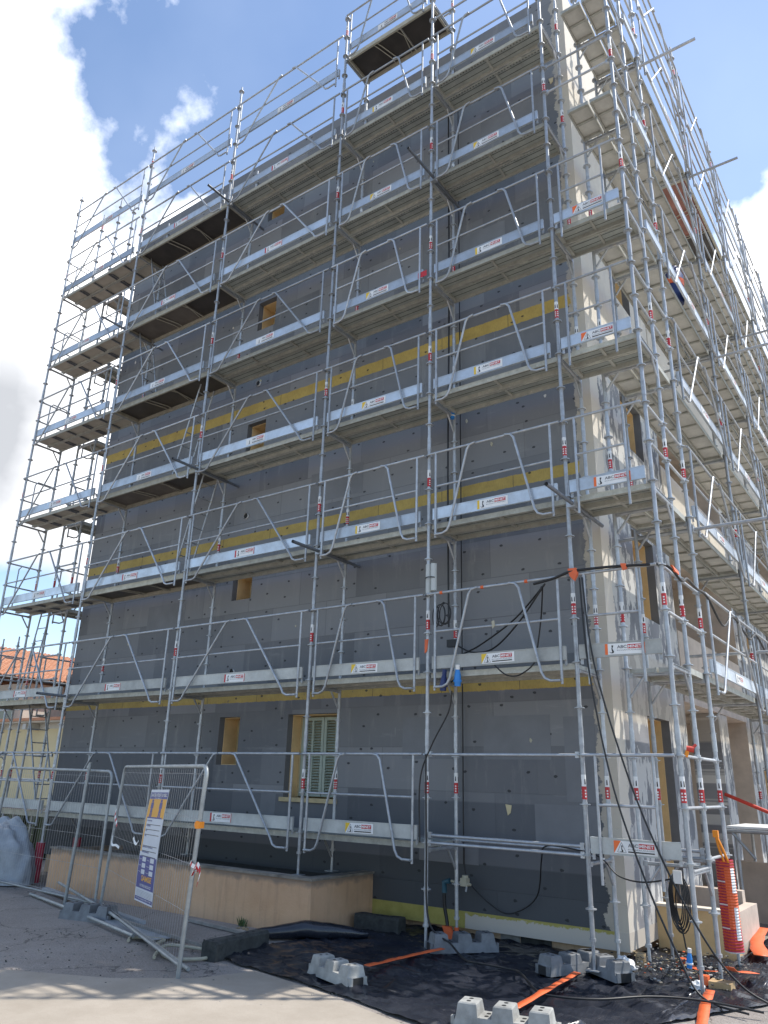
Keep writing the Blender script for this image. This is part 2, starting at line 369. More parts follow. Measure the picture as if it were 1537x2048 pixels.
# ------------------------------------------------------------------ scaffold pieces (local: +x along the bay, -y outward)
def standard_mesh(z0, z1, first=-1.0, jack=True):
    b = MB(); b.tube([(0, 0, z0 + .28), (0, 0, z1)], .0242, 'tube', 10)
    if jack:
        b.tube([(0, 0, z0), (0, 0, z0 + .3)], .018, 'tube', 8); b.box(-.07, .07, -.07, .07, z0, z0 + .008, 'tube'); b.disc((0, 0, z0 + .27), .035, .03, 'tube', 8)
    b.tube([(0, 0, z1), (0, 0, z1 + .13)], .018, 'tube', 8)
    z = first
    while z < z1 + .01:
        if z > z0 + .3: b.disc((0, 0, z), .058, .010, 'tube', 12); b.disc((0, 0, z), .031, .05, 'tube', 8)
        z += .5
    z = 1.2
    while z < z1: b.tube([(0, 0, z - .1), (0, 0, z + .1)], .029, 'tube', 8); z += 2
    return b.mesh('standard')
def sticker_mesh():
    b = MB(); b.tube([(0, 0, .0), (0, 0, .13)], .0262, 'red', 10, caps=False); b.tube([(0, 0, .13), (0, 0, .25)], .0262, 'white', 10, caps=False)
    for a in (-100, -35, 60, 150):
        ca, sa = math.cos(R_(a)), math.sin(R_(a)); t = Vector((-sa, ca, 0)); o = Vector((ca, sa, 0)) * .0268
        for z in (.02, .05, .08): b.quad([o - t * .009 + Vector((0, 0, z)), o + t * .009 + Vector((0, 0, z)), o + t * .009 + Vector((0, 0, z + .016)), o - t * .009 + Vector((0, 0, z + .016))], 'white')
        b.quad([o - t * .008 + Vector((0, 0, .15)), o + t * .008 + Vector((0, 0, .15)), o + t * .004 + Vector((0, 0, .21)), o - t * .006 + Vector((0, 0, .2))], 'black')
    return b.mesh('sticker')
def arc(c, r, a0, a1, n=4):
    return [(c[0] + r * math.cos(R_(a0 + (a1 - a0) * i / n)), 0, c[1] + r * math.sin(R_(a0 + (a1 - a0) * i / n))) for i in range(n + 1)]
def guard_mesh(Lb):
    b = MB(); y = -.075; r = .0165
    def T(p, rr=r): b.tube([(q[0], y if len(q) < 4 else q[3], q[2]) for q in p], rr, 'tube', 8)
    T([(.03, 0, 1.0), (Lb - .03, 0, 1.0)], .018)
    if Lb < 1.5:
        for x in (.17, Lb - .25): T([(x, 0, 1.0), (x, 0, -.26)])
        T([(.17, 0, .5), (Lb - .25, 0, .5)], .015)
        b.tube([(.17, y, -.02), (.17, 0, -.02)], .012, 'tube', 6)
        return b.mesh('guardrail')
    e = .155
    for x in (e, Lb - e): T([(x, 0, 1.0), (x, 0, -.24)])
    T([(e, 0, .5), (Lb - e, 0, .5)], .015)
    t0, t1 = (.70, 1.32) if Lb < 2.5 else (1.27, 1.74)
    lo = .37 if Lb < 2.5 else .42
    y2 = y - .028
    for s_, tt in ((0, t0), (1, Lb - t1)):
        pts = [(tt + .09, 1.0), (tt + .01, .985), (tt - .035, .93), (lo + .02, -.10), (lo - .02, -.17), (lo - .09, -.20), (e + .01, -.20)]
        P = [(x if s_ == 0 else Lb - x, y2, z) for x, z in pts]; b.tube(P, .0165, 'tube', 8)
        b.tube([(e if s_ == 0 else Lb - e, y, -.20), P[-1]], .0165, 'tube', 6)
    for x in (.0, Lb): b.tube([(x, 0, .985), (x, y, 1.0)], .012, 'tube', 6)
    return b.mesh('guardrail')
def cat_shape(cx, cz, h):                                      # sitting cat silhouette, as (x, z)
    P = [(-.05, .5), (-.01, .42), (.06, .42), (.10, .5), (.13, .36), (.11, .24), (.04, .16), (.02, .02), (.10, -.14), (.20, -.30), (.18, -.46), (.02, -.52),
         (-.22, -.50), (-.34, -.38), (-.36, -.30), (-.24, -.42), (-.08, -.43), (-.02, -.34), (-.08, -.16), (-.10, .04), (-.06, .18), (-.09, .30)]
    return [(cx + x * h, cz + z * h) for x, z in P]
def sign_mesh(kind, w=.44, h=.118):
    """ABC MINET board sign in the plane y=0 facing -y, lower-left at 0,0"""
    b = MB(); b.box(0, w, 0, .003, 0, h, 'white'); e = [-.0012]
    def F(u, v): return Vector((u, e[0], v))
    def rect(u0, u1, v0, v1, mt): b.quad([F(u0, v0), F(u1, v0), F(u1, v1), F(u0, v1)], mt)
    key, shp = kind
    colr = {'y': 'yellow', 'o': 'orange_ink', 'r': 'red', 'w': 'white'}[key]
    tri = shp == 't'
    if tri:
        b.quad([F(0, 0), F(.075, h), F(0, h)], colr)
        if key != 'w':
            e[0] = -.0018; P = [(.035, .012), (.125, .012), (.08, h - .014)]
            for i in range(3):
                a, c = Vector(P[i]), Vector(P[(i + 1) % 3]); n = (c - a).normalized(); q = Vector((-n.y, n.x)) * .002
                b.quad([F(*(a - q)), F(*(c - q)), F(*(c + q)), F(*(a + q))], 'grey_ink')
        cx, cz, ch, x0 = .082, .047, .066, .145
    else:
        rect(0, .032, 0, h, colr)
        if key in 'ro': rect(w - .013, w, 0, h, colr)
        cx, cz, ch, x0 = .082, .06, .09, .135
    e[0] = -.0022; x1 = w - .03
    b.add([F(*p) for p in cat_shape(cx, cz, ch)], [tuple(range(22))], 'black')
    xm = x0 + (x1 - x0) * .42
    put_text(b, 'ABC', x0, xm - .008, .063, .097, F, 'grey_ink', .03)
    rect(xm, x1, .057, .103, 'red'); e[0] = -.003; put_text(b, 'MINET', xm + .006, x1 - .006, .065, .095, F, 'white', .02)
    put_text(b, 'ECHAFAUDAGES', x0, x1, .036, .049, F, 'grey_ink')
    if tri: rect(x0, x1, .014, .026, 'black')
    return b.mesh('sign')
def toe_mesh(Lb, mt='toe', a=.1, c=.1):
    b = MB(); b.box(a, Lb - c, -.062, -.036, .035, .185, mt); b.box(a, Lb - c, -.066, -.0335, .178, .188, mt); b.box(a, Lb - c, -.066, -.0335, .03, .038, mt)
    for x in (a + .004, Lb - c - .03): b.box(x, x + .026, -.036, -.02, -.03, .19, 'tube')
    return b.mesh('toe_board')
def deck_mesh(Lb, kind='steel', y0=.03, y1=.67):
    b = MB(); s0, s1 = .03, Lb - .03
    if kind in ('steel', 'side'):
        mt = 'deck' if kind == 'steel' else 'deck_side'; ym = (y0 + y1) / 2
        for a, c in ((y0, ym - .012), (ym + .012, y1)):
            b.box(s0, s1, a + .006, c - .006, -.010, -.002, mt)
            for yy in (a, c - .022): b.box(s0, s1, yy, yy + .022, -.070, .0, 'channel')
            if kind == 'steel':
                for yy in (a + .115, a + .215): b.box(s0 + .05, s1 - .05, yy, yy + .008, -.0125, -.0105, 'hole')
            n = max(2, int(round(Lb / (1.0 if kind == 'steel' else .5))))
            for i in range(1, n): x = s0 + (s1 - s0) * i / n; b.box(x - .018, x + .018, a + .023, c - .023, -.035, -.011, 'channel')
            k = int((s1 - s0) / .055)
            if kind == 'steel':
                for i in range(k):
                    x = s0 + .03 + i * .055; b.box(x, x + .012, a + .024, a + .085, -.0125, -.0105, 'hole'); b.box(x + .022, x + .034, a + .024, a + .085, -.019, -.0105, 'channel')
            for x in (s0, s1 - .05): b.box(x, x + .05, a + .023, c - .023, -.055, -.011, 'channel')
    elif kind == 'wood':
        for a, c in ((y0, .34), (.36, y1)):
            b.box(s0, s1, a + .004, c - .004, -.02, -.002, 'wood_under')
            for yy in (a, c - .024): b.box(s0, s1, yy, yy + .024, -.065, .0, 'channel')
            for i in (1, 2, 3, 4):
                x = s0 + (s1 - s0) * i / 5; b.box(x - .012, x + .012, a + .025, c - .025, -.06, -.021, 'tube_dark')
                if i % 2: b.box(x + .06, x + .075, a + .09, c - .025, -.055, -.021, 'tube_dark'); b.box(x + .0121, x + .0599, a + .09, a + .10, -.055, -.021, 'tube_dark')
    else:
        m1 = 'redply' if kind == 'red' else ('ply_lt' if kind == 'brown' else 'ply')
        h = s0 + (s1 - s0) * .62
        b.box(s0 + .02, h, y0 + .03, y1 - .03, -.022, -.004, m1); b.box(h + .004, s1 - .02, y0 + .03, y1 - .03, -.02, -.004, 'ply')
        for yy in (y0, y1 - .035): b.box(s0, s1, yy, yy + .035, -.095, .0, 'alu')
        for xx in (s0, s1 - .035): b.box(xx, xx + .035, y0 + .036, y1 - .036, -.09, -.002, 'alu')
        for x in (h, s0 + (s1 - s0) * .3, s0 + (s1 - s0) * .34):
            if x == h: b.tube([(x, y0 + .03, -.06), (x, y1 - .03, -.06)], .011, 'alu', 6)
            else: b.tube([(x, y0 + .03, -.05), (x + .05, .2, -.05), (x + .14, .5, -.05), (x + .14, y1 - .03, -.05)], .010, 'alu', 6)
        b.tube([(h - .1, y0 + .03, -.05), (h - .02, .25, -.05), (h - .1, y1 - .03, -.05)], .009, 'alu', 6)
    return b.mesh('platform')
def transom_mesh(w=.70, brace=True):
    b = MB(); b.tube([(0, .03, -.085), (0, w - .03, -.085)], .019, 'tube', 8)
    b.box(-.028, .028, .04, w - .04, -.075, -.071, 'tube'); b.box(-.02, .02, .024, .07, -.11, -.06, 'tube'); b.box(-.02, .02, w - .07, w - .024, -.11, -.06, 'tube')
    if brace: b.tube([(0, w - .025, -.33), (0, w - .2, -.10)], .015, 'tube', 6)
    return b.mesh('transom')
def ledger_mesh(Lb, z=-.1):
    b = MB(); b.tube([(.03, 0, z), (Lb - .03, 0, z)], .018, 'tube', 8)
    for x in (.028, Lb - .075): b.box(x, x + .045, -.016, .016, z - .03, z + .035, 'tube')
    return b.mesh('ledger')
def tie_mesh(out=1.0, inn=1.0, mt='tube_dark'):
    b = MB(); b.tube([(.07, -out, 0), (.07, inn, 0)], .0245, mt, 10, caps=False)
    b.tube([(.07, -out, 0), (.07, -out + .001, 0)], .016, 'hole', 8)
    b.box(.0, .1, -.04, .04, -.045, .045, 'tube'); return b.mesh('tie_tube')
cache = {}
def get(fn, *a):
    k = (fn.__name__,) + a
    if k not in cache: cache[k] = fn(*a)
    return cache[k]
STK = sticker_mesh()
SIGN = {}
def sign(kind):
    if kind not in SIGN: SIGN[kind] = sign_mesh(kind)
    return SIGN[kind]
def standard(parent, x, y, z0, z1, stick=True, jack=True, zs=None, rot=0):
    o = link('standard', get(standard_mesh, z0, z1, math.ceil(z0) - .0, jack), parent, (x, y, 0), rot)
    if stick:
        for z in (zs or [k * 2 + .55 for k in range(0, 8)]):
            if z0 + .2 < z < z1 - .2 and random.random() < (1 if x > -2.5 and z < 3 else .72):
                s = link('sticker', STK, o, (0, 0, z), random.choice((0, 1.1, 2.3, 4.0)))
    return o
def toe(parent, Lb, loc, rz, kind=None, sx=None, mt='toe', a=.1, c=.1):
    o = link('toe_board', get(toe_mesh, Lb, mt, a, c), parent, loc, rz)
    if kind:
        q = link('sign', sign(kind), o, ((Lb * .5 - .2 if sx is None else sx) + random.uniform(-.03, .03), -.0668, .048 + random.uniform(-.006, .008))); q.rotation_euler = (0, R_(random.uniform(-1.1, 1.1)), 0)
    return o

# ------------------------------------------------------------------ FRONT SCAFFOLD
FX = [0, -2, -4, -7, -10, -13]
fs = empty('scaffold', 'galvanised steel scaffold in front of the dark grey insulated facade, seven decks high', 'scaffold')
base = {0: G + .10, -2: G, -4: -.52, -7: -.52, -10: G, -13: G}
tops = {0: 14.45, -2: 15.0, -4: 15.0, -7: 15.0, -10: 15.0, -13: 15.0}
for x in FX:
    standard(fs, x, 0, base[x], tops[x])
    standard(fs, x, .7, (base[x] if x else G), 13.2 if x not in (-4, -2, -13) else 14.9)
standard(fs, 1.03, 0, G, 15.0)
for k in range(1, 8):
    z = (k - 1) * 2.0
    for x in FX: link('transom', get(transom_mesh, .7, True), fs, (x, 0, z))
    if k > 1 or True: link('transom', get(transom_mesh, .7, True), fs, (1.03, 0, z))
signs = {1: {0: ('o', 't'), 2: ('y', 't'), 3: ('r', 's')}, 2: {0: ('o', 's'), 1: ('y', 't'), 2: ('y', 't'), 3: ('r', 's'), 4: ('r', 's'), 5: ('r', 's')},
         3: {0: ('o', 's'), 1: ('y', 's'), 2: ('y', 's'), 3: ('r', 's'), 4: ('r', 's'), 5: ('w', 's')},
         4: {0: ('o', 't'), 1: ('y', 's'), 2: ('y', 't'), 3: ('w', 't'), 4: ('w', 't'), 5: ('w', 's')},
         5: {0: ('o', 't'), 1: ('y', 's'), 2: ('y', 't'), 3: ('w', 't'), 4: ('w', 't'), 5: ('w', 't')},
         6: {1: ('y', 't'), 2: ('y', 't'), 3: ('r', 's'), 4: ('r', 's'), 5: ('w', 's')},
         7: {1: ('y', 't'), 2: ('y', 's'), 3: ('r', 's'), 4: ('r', 's'), 5: ('w', 't')}}
bays = [(0, 1.03), (-2, 2.0), (-4, 2.0), (-7, 3.0), (-10, 3.0), (-13, 3.0)]
for k in range(1, 8):
    z = (k - 1) * 2.0
    for bi, (x0, Lb) in enumerate(bays):
        tm = 'toe_old' if k <= 2 else 'toe'
        if not (k == 1 and bi == 1):
            if bi == 0:
                if k in (3, 4, 5):
                    link('platform', get(deck_mesh, 1.03, 'steel'), fs, (0, 0, z))
                elif k > 5: link('platform', get(deck_mesh, .7, 'side'), fs, (1.0, 0, z), R_(90))
                if k <= 5: toe(fs, Lb, (x0, 0, z), 0, signs[k].get(bi), .36 if k > 1 else .30, tm, .06, .06)
            else:
                kd = 'steel'
                if bi == 4 and k in (3, 5, 7): kd = 'ply'
                if bi == 4 and k in (4, 6): kd = 'brown'
                if bi == 5: kd = 'wood' if k > 2 else 'brown'
                link('platform', get(deck_mesh, Lb, kd), fs, (x0, 0, z))
                toe(fs, Lb, (x0, 0, z), 0, signs[k].get(bi), None, tm)
            if bi == 0 and k > 5:
                for dz in (.5, 1.0): link('ledger', get(ledger_mesh, Lb, 0.0), fs, (x0, 0, z + dz))
            else: link('guardrail', get(guard_mesh, Lb), fs, (x0, 0, z))
        else:
            for dz, yy in ((.0, 0), (.085, .0), (1.0, 0)):
                link('ledger', get(ledger_mesh, Lb, 0.0), fs, (x0, yy, z + dz))
            link('ledger', get(ledger_mesh, Lb, 0.0), fs, (x0, .7, z))
        if k == 1 and bi == 0:
            for dz, yy in ((.0, .7), (.07, .7)): link('ledger', get(ledger_mesh, 1.03, 0.0), fs, (0, yy, z + dz))
for x0, Lb in ((-7, 3.0), (-10, 3.0), (-13, 3.0)):             # upper toe board and rails above deck 7
    toe(fs, Lb, (x0, 0, 13.5), 0, ('w', 't')); link('guardrail', get(guard_mesh, Lb), fs, (x0, 0, 13.5))
link('platform', get(deck_mesh, 2.0, 'ply'), fs, (-4, 0, 14.0)); toe(fs, 2.0, (-4, 0, 14.0), 0, ('w', 't')); link('guardrail', get(guard_mesh, 2.0), fs, (-4, 0, 14.0))
for x in (-4, -2): link('transom', get(transom_mesh, .7, False), fs, (x, 0, 14.0))
link('ledger', get(ledger_mesh, 2.0, 0.0), fs, (-4, .7, 14.5)); link('ledger', get(ledger_mesh, 2.0, 0.0), fs, (-2, 0, 13.5))
for x, z in ((-2, 9.9), (-4, 3.9), (0, 3.9), (-10, 2.0), (-7, 5.9), (-7, 11.9), (-10, 9.9)):
    link('tie_tube', get(tie_mesh, .78 if x > -3 else .62, .97), fs, (x, 0, z))
for k in range(1, 8):                                          # end guard rails on the far left end
    z = (k - 1) * 2
    b = MB(); b.tube([(0, .03, 1.0), (0, .67, 1.0)], .017, 'tube'); b.tube([(0, .03, .5), (0, .67, .5)], .017, 'tube')
    b.tube([(.25, .1, 0.02), (.25, .1, .85), (.25, .16, .93), (.25, .5, .93), (.25, .58, .85), (.25, .58, .02)], .014, 'tube')
    if k == 1: eg = b.mesh('end_guard')
    link('end_guard', eg, fs, (-13, 0, z))

# ------------------------------------------------------------------ SIDE SCAFFOLD (outer row x=1.03, running back along y)
ss = empty('scaffold', 'galvanised steel scaffold along the sunlit right side wall, running back from the corner', 'scaffold')
YS = [.7, 1.5, 4.5, 7.5, 10.5, 13.5, 16.5, 19.5, 22.5]
for i, y in enumerate(YS):
    standard(ss, 1.03, y, G if i < 2 else G, 15.2, rot=R_(90)); standard(ss, .33, y, G, 13.2, rot=R_(90))
RZ = R_(90)
SG = [('w', 't'), ('w', 's')]
for k in range(1, 8):
    z = (k - 1) * 2.0
    for i, y in enumerate(YS):
        if k == 1 and i > 1: continue
        link('transom', get(transom_mesh, .7, True), ss, (1.03, y, z), RZ)
    for i in range(len(YS) - 1):
        Lb = YS[i + 1] - YS[i]
        if k == 1:
            if i == 0:
                for dz in (0, .5, 1.0): link('ledger', get(ledger_mesh, Lb, 0.0), ss, (1.03, YS[i], z + dz), RZ)
            continue
        kd = 'side'
        if k == 7 and i == 2: kd = 'red'
        link('platform', get(deck_mesh, Lb, kd), ss, (1.03, YS[i], z), RZ)
        if Lb < 1:
            for dz in (.5, 1.0): link('ledger', get(ledger_mesh, Lb, 0.0), ss, (1.03, YS[i], z + dz), RZ)
            if k > 4: toe(ss, Lb, (1.03, YS[i], z), RZ, None, None, 'toe', .04, .04)
        else:
            toe(ss, Lb, (1.03, YS[i], z), RZ, SG[(i + k) % 2] if i < 4 else None)
            link('guardrail', get(guard_mesh, Lb), ss, (1.03, YS[i], z), RZ)
    link('ledger', get(ledger_mesh, .7, 0.0), ss, (1.03, 0, z + 1.0), RZ); link('ledger', get(ledger_mesh, .7, 0.0), ss, (1.03, 0, z + .5), RZ); link('ledger', get(ledger_mesh, .7, -.1), ss, (1.03, 0, z), RZ)
for i in range(1, len(YS) - 1):
    link('toe_board', get(toe_mesh, 3.0), ss, (1.03, YS[i], 13.5), RZ); link('guardrail', get(guard_mesh, 3.0), ss, (1.03, YS[i], 13.5), RZ)
for y, z in ((1.5, 3.85), (1.5, 11.9), (4.5, 7.9), (4.5, 11.95), (4.5, 2.7), (7.5, 9.9)):
    link('tie_tube', get(tie_mesh, .9, .97, 'tube'), ss, (1.03, y, z), RZ)

# ------------------------------------------------------------------ LEFT RETURN SCAFFOLD
ls = empty('scaffold', 'narrow scaffold return at the far left end of the grey facade, seen against the clouds', 'scaffold')
for y in (.75, 3.75):
    for x in (-12.35, -11.68): standard(ls, x, y, G, 15.2 if x < -12 else 14.6, zs=[.55, 4.55])
for k in range(2, 8):
    z = (k - 1) * 2.0
    link('platform', get(deck_mesh, 3.0, 'wood' if k % 2 else 'steel', .03, .64), ls, (-12.35, 3.75, z), R_(-90))
    for y in (.75, 3.75): link('transom', get(transom_mesh, .67, True), ls, (-12.35, y, z), R_(-90))
    link('guardrail', get(guard_mesh, 3.0), ls, (-12.35, 3.75, z), R_(-90))
    for dz in (.5, 1.0): link('ledger', get(ledger_mesh, .67, 0.0), ls, (-12.35, .75, z + dz))
b = MB()                                                        # low bays continuing left behind the fence
for x in (-13.9, -14.6, -15.3):
    standard(ls, x, 1.4, G, 3.6, stick=True)
for z in (1.0, .5, 2.0): link('ledger', get(ledger_mesh, 2.95, 0.0), ls, (-15.3, 1.4, z))

# ------------------------------------------------------------------ BUILDING
bd = empty('apartment_building', 'five storey apartment block clad in dark grey insulation boards with yellow mineral wool bands', 'building')
def wall(name, us, vs, P, mats, holes, skip=None):
    """grid wall; P(u, v, d) -> point, d = depth inward; mats(u, v) -> material"""
    b = MB(); us = sorted(set([round(u, 4) for u in us])); vs = sorted(set([round(v, 4) for v in vs]))
    def inh(u, v): return any(h[0] < u < h[1] and h[2] < v < h[3] for h in holes)
    for i in range(len(us) - 1):
        for j in range(len(vs) - 1):
            u, v = (us[i] + us[i + 1]) / 2, (vs[j] + vs[j + 1]) / 2
            if inh(u, v) or (skip and skip(u, v)): continue
            b.quad([P(us[i], vs[j], 0), P(us[i + 1], vs[j], 0), P(us[i + 1], vs[j + 1], 0), P(us[i], vs[j + 1], 0)], mats(u, v))
    for u0, u1, v0, v1 in holes:
        for d0, d1, mt, e in ((0, .12, 'dark_edge', 0), (.12, .45, 'tan', .012)):
            U0, U1, V0, V1 = u0 + e, u1 - e, v0 + e, v1 - e
            for a, c in (((U0, V0), (U0, V1)), ((U0, V1), (U1, V1)), ((U1, V1), (U1, V0)), ((U1, V0), (U0, V0))):
                b.quad([P(*a, d0), P(*c, d0), P(*c, d1), P(*a, d1)], mt)
        e = .012
        for q in (((u0, v0), (u1, v0), (u1, v0 + e), (u0, v0 + e)), ((u0, v1 - e), (u1, v1 - e), (u1, v1), (u0, v1)), ((u0, v0 + e), (u0 + e, v0 + e), (u0 + e, v1 - e), (u0, v1 - e)), ((u1 - e, v0 + e), (u1, v0 + e), (u1, v1 - e), (u1 - e, v1 - e))):
            b.quad([P(*p, .12) for p in q], 'tan')
    return b.build(name, bd)
YW = 1.0; XR = .03; XL = -11.5; ZT = 13.9
fh = [(-5.28, -4.24, .39, 1.64), (-6.86, -6.37, .86, 1.63), (-6.86, -6.37, 3.67, 4.13), (-6.86, -6.37, 6.3, 7.2), (-6.86, -6.37, 9.33, 10.0), (-6.86, -6.37, 12.1, 12.45)]
bands = [(1.86, 2.06), (4.72, 4.9), (7.40, 7.62)]
zs = [-.84, ZT] + [z for h in fh for z in h[2:]] + [z for a in bands for z in a]
xs = [XL, -11.3, XR, -.2] + [x for h in fh for x in h[:2]]
def fm(u, v):
    return 'clad'
wall('facade', xs, zs, lambda u, v, d: Vector((u, YW + d, v)), fm, fh)
# base strip, plinth, side faces
b = MB(); b.box(-3.5, XR - .002, YW - .004, YW + .15, -1.03, -.84, 'base'); b.build('base_strip', bd)
b = MB(); b.box(-11.4, -.1, YW + .12, YW + .5, G - .1, -.83, 'plinth'); b.box(-.5, -.1, YW + .51, 27, G - .1, -.83, 'plinth')
b.box(-11.4, -3.51, YW + .02, YW + .119, G - .1, -.83, 'plinth'); b.build('plinth', bd)
b = MB(); b.box(-1.35, -.95, YW + .113, YW + .1195, G, -1.032, 'stone'); b.box(-1.62, -1.36, YW + .113, YW + .1195, G, -1.032, 'pale_block'); b.build('stain', bd)
# side wall near section with openings
sh = [(2.3, 3.3, -.9, 1.6), (2.3, 3.3, 3.0, 4.25), (2.3, 3.3, 5.65, 6.55), (2.3, 3.3, 8.4, 9.7), (2.3, 3.3, 11.2, 12.4)]
vs_ = [-.84, -.9, ZT, -1.02] + [z for h in sh for z in h[2:]]
wall('side_wall', [YW, 4.2] + [y for h in sh for y in h[:2]], vs_, lambda u, v, d: Vector((XR - d, u, v)), lambda u, v: 'side' if v > -.84 else 'base', sh)
sl = [(y0, y1) for y0, y1 in ((4.2, 8.6), (12.5, 16.9), (20.5, 25))]
floors = [1.98, 4.84, 7.6, 10.4, 13.2]
b = MB()                                                        # recessed loggias: back wall, cheeks
for y0, y1 in sl:
    b.quad([(-1.4, y0, G), (-1.4, y1, G), (-1.4, y1, ZT), (-1.4, y0, ZT)], 'cream')
    for y in (y0, y1): b.quad([(XR, y, G), (-1.4, y, G), (-1.4, y, ZT), (XR, y, ZT)], 'pinkish')
b.build('loggia_recess', bd)
for y0, y1 in sl:
    for z in floors:
        b = MB(); b.box(-1.39, XR + .02, y0 + .002, y1 - .002, z - .02, z + .26, 'pinkish')
        o = b.build('balcony_slab', bd)
        if z < 13:
            p = MB(); p.box(-.08, XR + .012, y0 + .01, y1 - .01, z + .261, z + 1.1, 'cream' if z > 3 else 'pinkish'); p.build('parapet', o)
for y0, y1 in sl:
    b = MB(); b.box(-.45, XR + .005, y0 + 2.1, y0 + 2.75, G, 1.955, 'side'); b.build('pier', bd)
w2 = []
for y0, y1 in ((8.6, 12.5), (16.9, 20.5), (25, 27)):
    hs = [(y0 + 1.2, y0 + 2.2, z + .9, z + 2.1) for z in (-1.0, 1.98, 4.84, 7.6, 10.4)] if y1 < 26 else []
    wall('side_wall', [y0, y1] + [y for h in hs for y in h[:2]], [G, ZT] + [z for h in hs for z in h[2:]], lambda u, v, d: Vector((XR - d, u, v)), lambda u, v: 'side', hs)
for h in sh + [(y0 + 1.2, y0 + 2.2, z + .9, z + 2.1) for y0 in (8.6, 16.9) for z in (-1.0, 1.98, 4.84, 7.6, 10.4)]:
    b = MB(); y0, y1, z0, z1 = h
    b.box(XR - .46, XR - .42, y0 + .013, y1 - .013, z0 + .013, z1 - .013, 'frame_tan')
    o = b.build('window', bd); g = MB(); g.box(XR - .419, XR - .412, y0 + .07, (y0 + y1) / 2 - .03, z0 + .08, z1 - .08, 'glass'); g.box(XR - .419, XR - .412, (y0 + y1) / 2 + .03, y1 - .07, z0 + .08, z1 - .08, 'glass'); g.build('pane', o)
for h in fh[1:]:
    b = MB(); x0, x1, z0, z1 = h; b.box(x0 + .013, x1 - .013, YW + .42, YW + .46, z0 + .013, z1 - .013, 'frame_tan'); o = b.build('window', bd)
    g = MB(); g.box(x0 + .06, x1 - .06, YW + .412, YW + .419, z0 + .06, z1 - .06, 'glass'); g.build('pane', o)
# shuttered window
x0, x1, z0, z1 = fh[0]
b = MB(); b.box(x0 + .013, x1 - .013, YW + .40, YW + .46, z0 + .013, z1 - .013, 'frame_tan'); b.box(x0 + .013, x0 + .05, YW + .3, YW + .399, z0 + .013, z1 - .013, 'frame_tan')
wn = b.build('window', bd); wn['label'] = 'ground floor window closed by pale green louvred shutters'
s = MB(); s.box(x0 - .06, x1 + .04, YW - .03, YW + .38, z0 - .05, z0 + .012, 'frame_tan'); s.build('sill', wn)
for a, c in ((x0 + .06, (x0 + x1) / 2 - .005), ((x0 + x1) / 2 + .005, x1 - .02)):
    s = MB(); zz0, zz1 = z0 + .03, z1 - .03; y = YW + .29
    for p, q in ((a, a + .05), (c - .05, c), ((a + c) / 2 - .02, (a + c) / 2 + .02)): s.box(p, q, y, y + .04, zz0, zz1, 'shutter')
    for zz in (zz0, (zz0 + zz1) / 2, zz1 - .05): s.box(a, c, y - .002, y + .042, zz, zz + .05, 'shutter')
    zc = zz0 + .06
    while zc < zz1 - .05:
        mt = Matrix.Translation((0, y + .02, zc)) @ Matrix.Rotation(R_(35), 4, 'X')
        for p, q in ((a + .05, (a + c) / 2 - .02), ((a + c) / 2 + .02, c - .05)): s.box(p, q, -.022, .022, -.003, .003, 'shutter', mt)
        zc += .042
    s.build('shutter', wn)
# roof, left end, vent pipes, light patches on the boards
b = MB(); b.box(XL, XR, YW + .35, 27, ZT - .35, ZT - .3, 'pinkish'); b.box(XL + .001, -.002, YW + .001, YW + .3, ZT - .0005, ZT + .004, 'dark_edge')
b.build('roof', bd)
b = MB(); b.quad([(XL, YW, -.84), (XL, 27, -.84), (XL, 27, ZT), (XL, YW, ZT)], 'clad'); b.quad([(XL, 27, G), (XR, 27, G), (XR, 27, ZT), (XL, 27, ZT)], 'cream'); b.build('end_wall', bd)
for x, z in ((-6.66, 8.05), (-6.66, 5.26), (-6.66, 2.39)):
    b = MB(); b.tube([(x, YW - .035, z), (x, YW + .02, z)], .055, 'white', 14, caps=False); b.tube([(x, YW - .03, z), (x, YW - .004, z)], .046, 'hole', 14); b.build('vent_pipe', bd)
for x, z, w, h in ((-1.75, .98, .95, .55), (-.62, .50, .40, 1.0), (-3.05, .98, .95, .56), (-1.05, -.02, .8, .48), (-5.75, .06, .32, .42), (-2.75, -.3, .9, .3), (-9.2, 3.3, 1.1, .5), (-3.1, 11.9, 1.1, .5), (-1.6, 11.2, 1.2, .55), (-1.55, 12.5, .55, .6), (-5.1, 5.2, 1.15, .55), (-2.4, 8.9, 1.2, .55)):
    b = MB(); b.box(x, x + w, YW - .003, YW + .001, z, z + h, 'patch'); b.build('board_patch', bd)
for i in range(22):
    x = random.uniform(-11, -.5); z = random.uniform(-.2, 13.2); r = random.uniform(.012, .028)
    if any(h[0] - .1 < x < h[1] + .1 and h[2] - .1 < z < h[3] + .1 for h in fh): continue
    pts = [(x + r * math.cos(a) * random.uniform(.6, 1.3), YW - .006, z + r * 1.3 * math.sin(a) * random.uniform(.6, 1.4)) for a in [i_ * 2 * math.pi / 9 for i_ in range(9)]]
    b = MB(); b.slab(pts, (0, .007, 0), random.choice(['hose', 'cream', 'yellow_wall'])); b.build('foam_dab', bd)
for x, z in ((-1.40, .44), (-.25, 11.95)):
    b = MB(); b.slab([(x - .05, YW - .008, z), (x + .035, YW - .008, z - .01), (x + .02, YW - .008, z - .1), (x - .02, YW - .008, z - .13)], (0, .009, 0), 'yellow_wall'); b.build('foam_dab', bd)
b = MB()                                                        # conduit pipes down the wall behind the scaffold
b.tube([(-2.04, .95, -.3), (-2.04, .95, 12.4)], .009, 'cable', 6); b.build('conduit', bd)

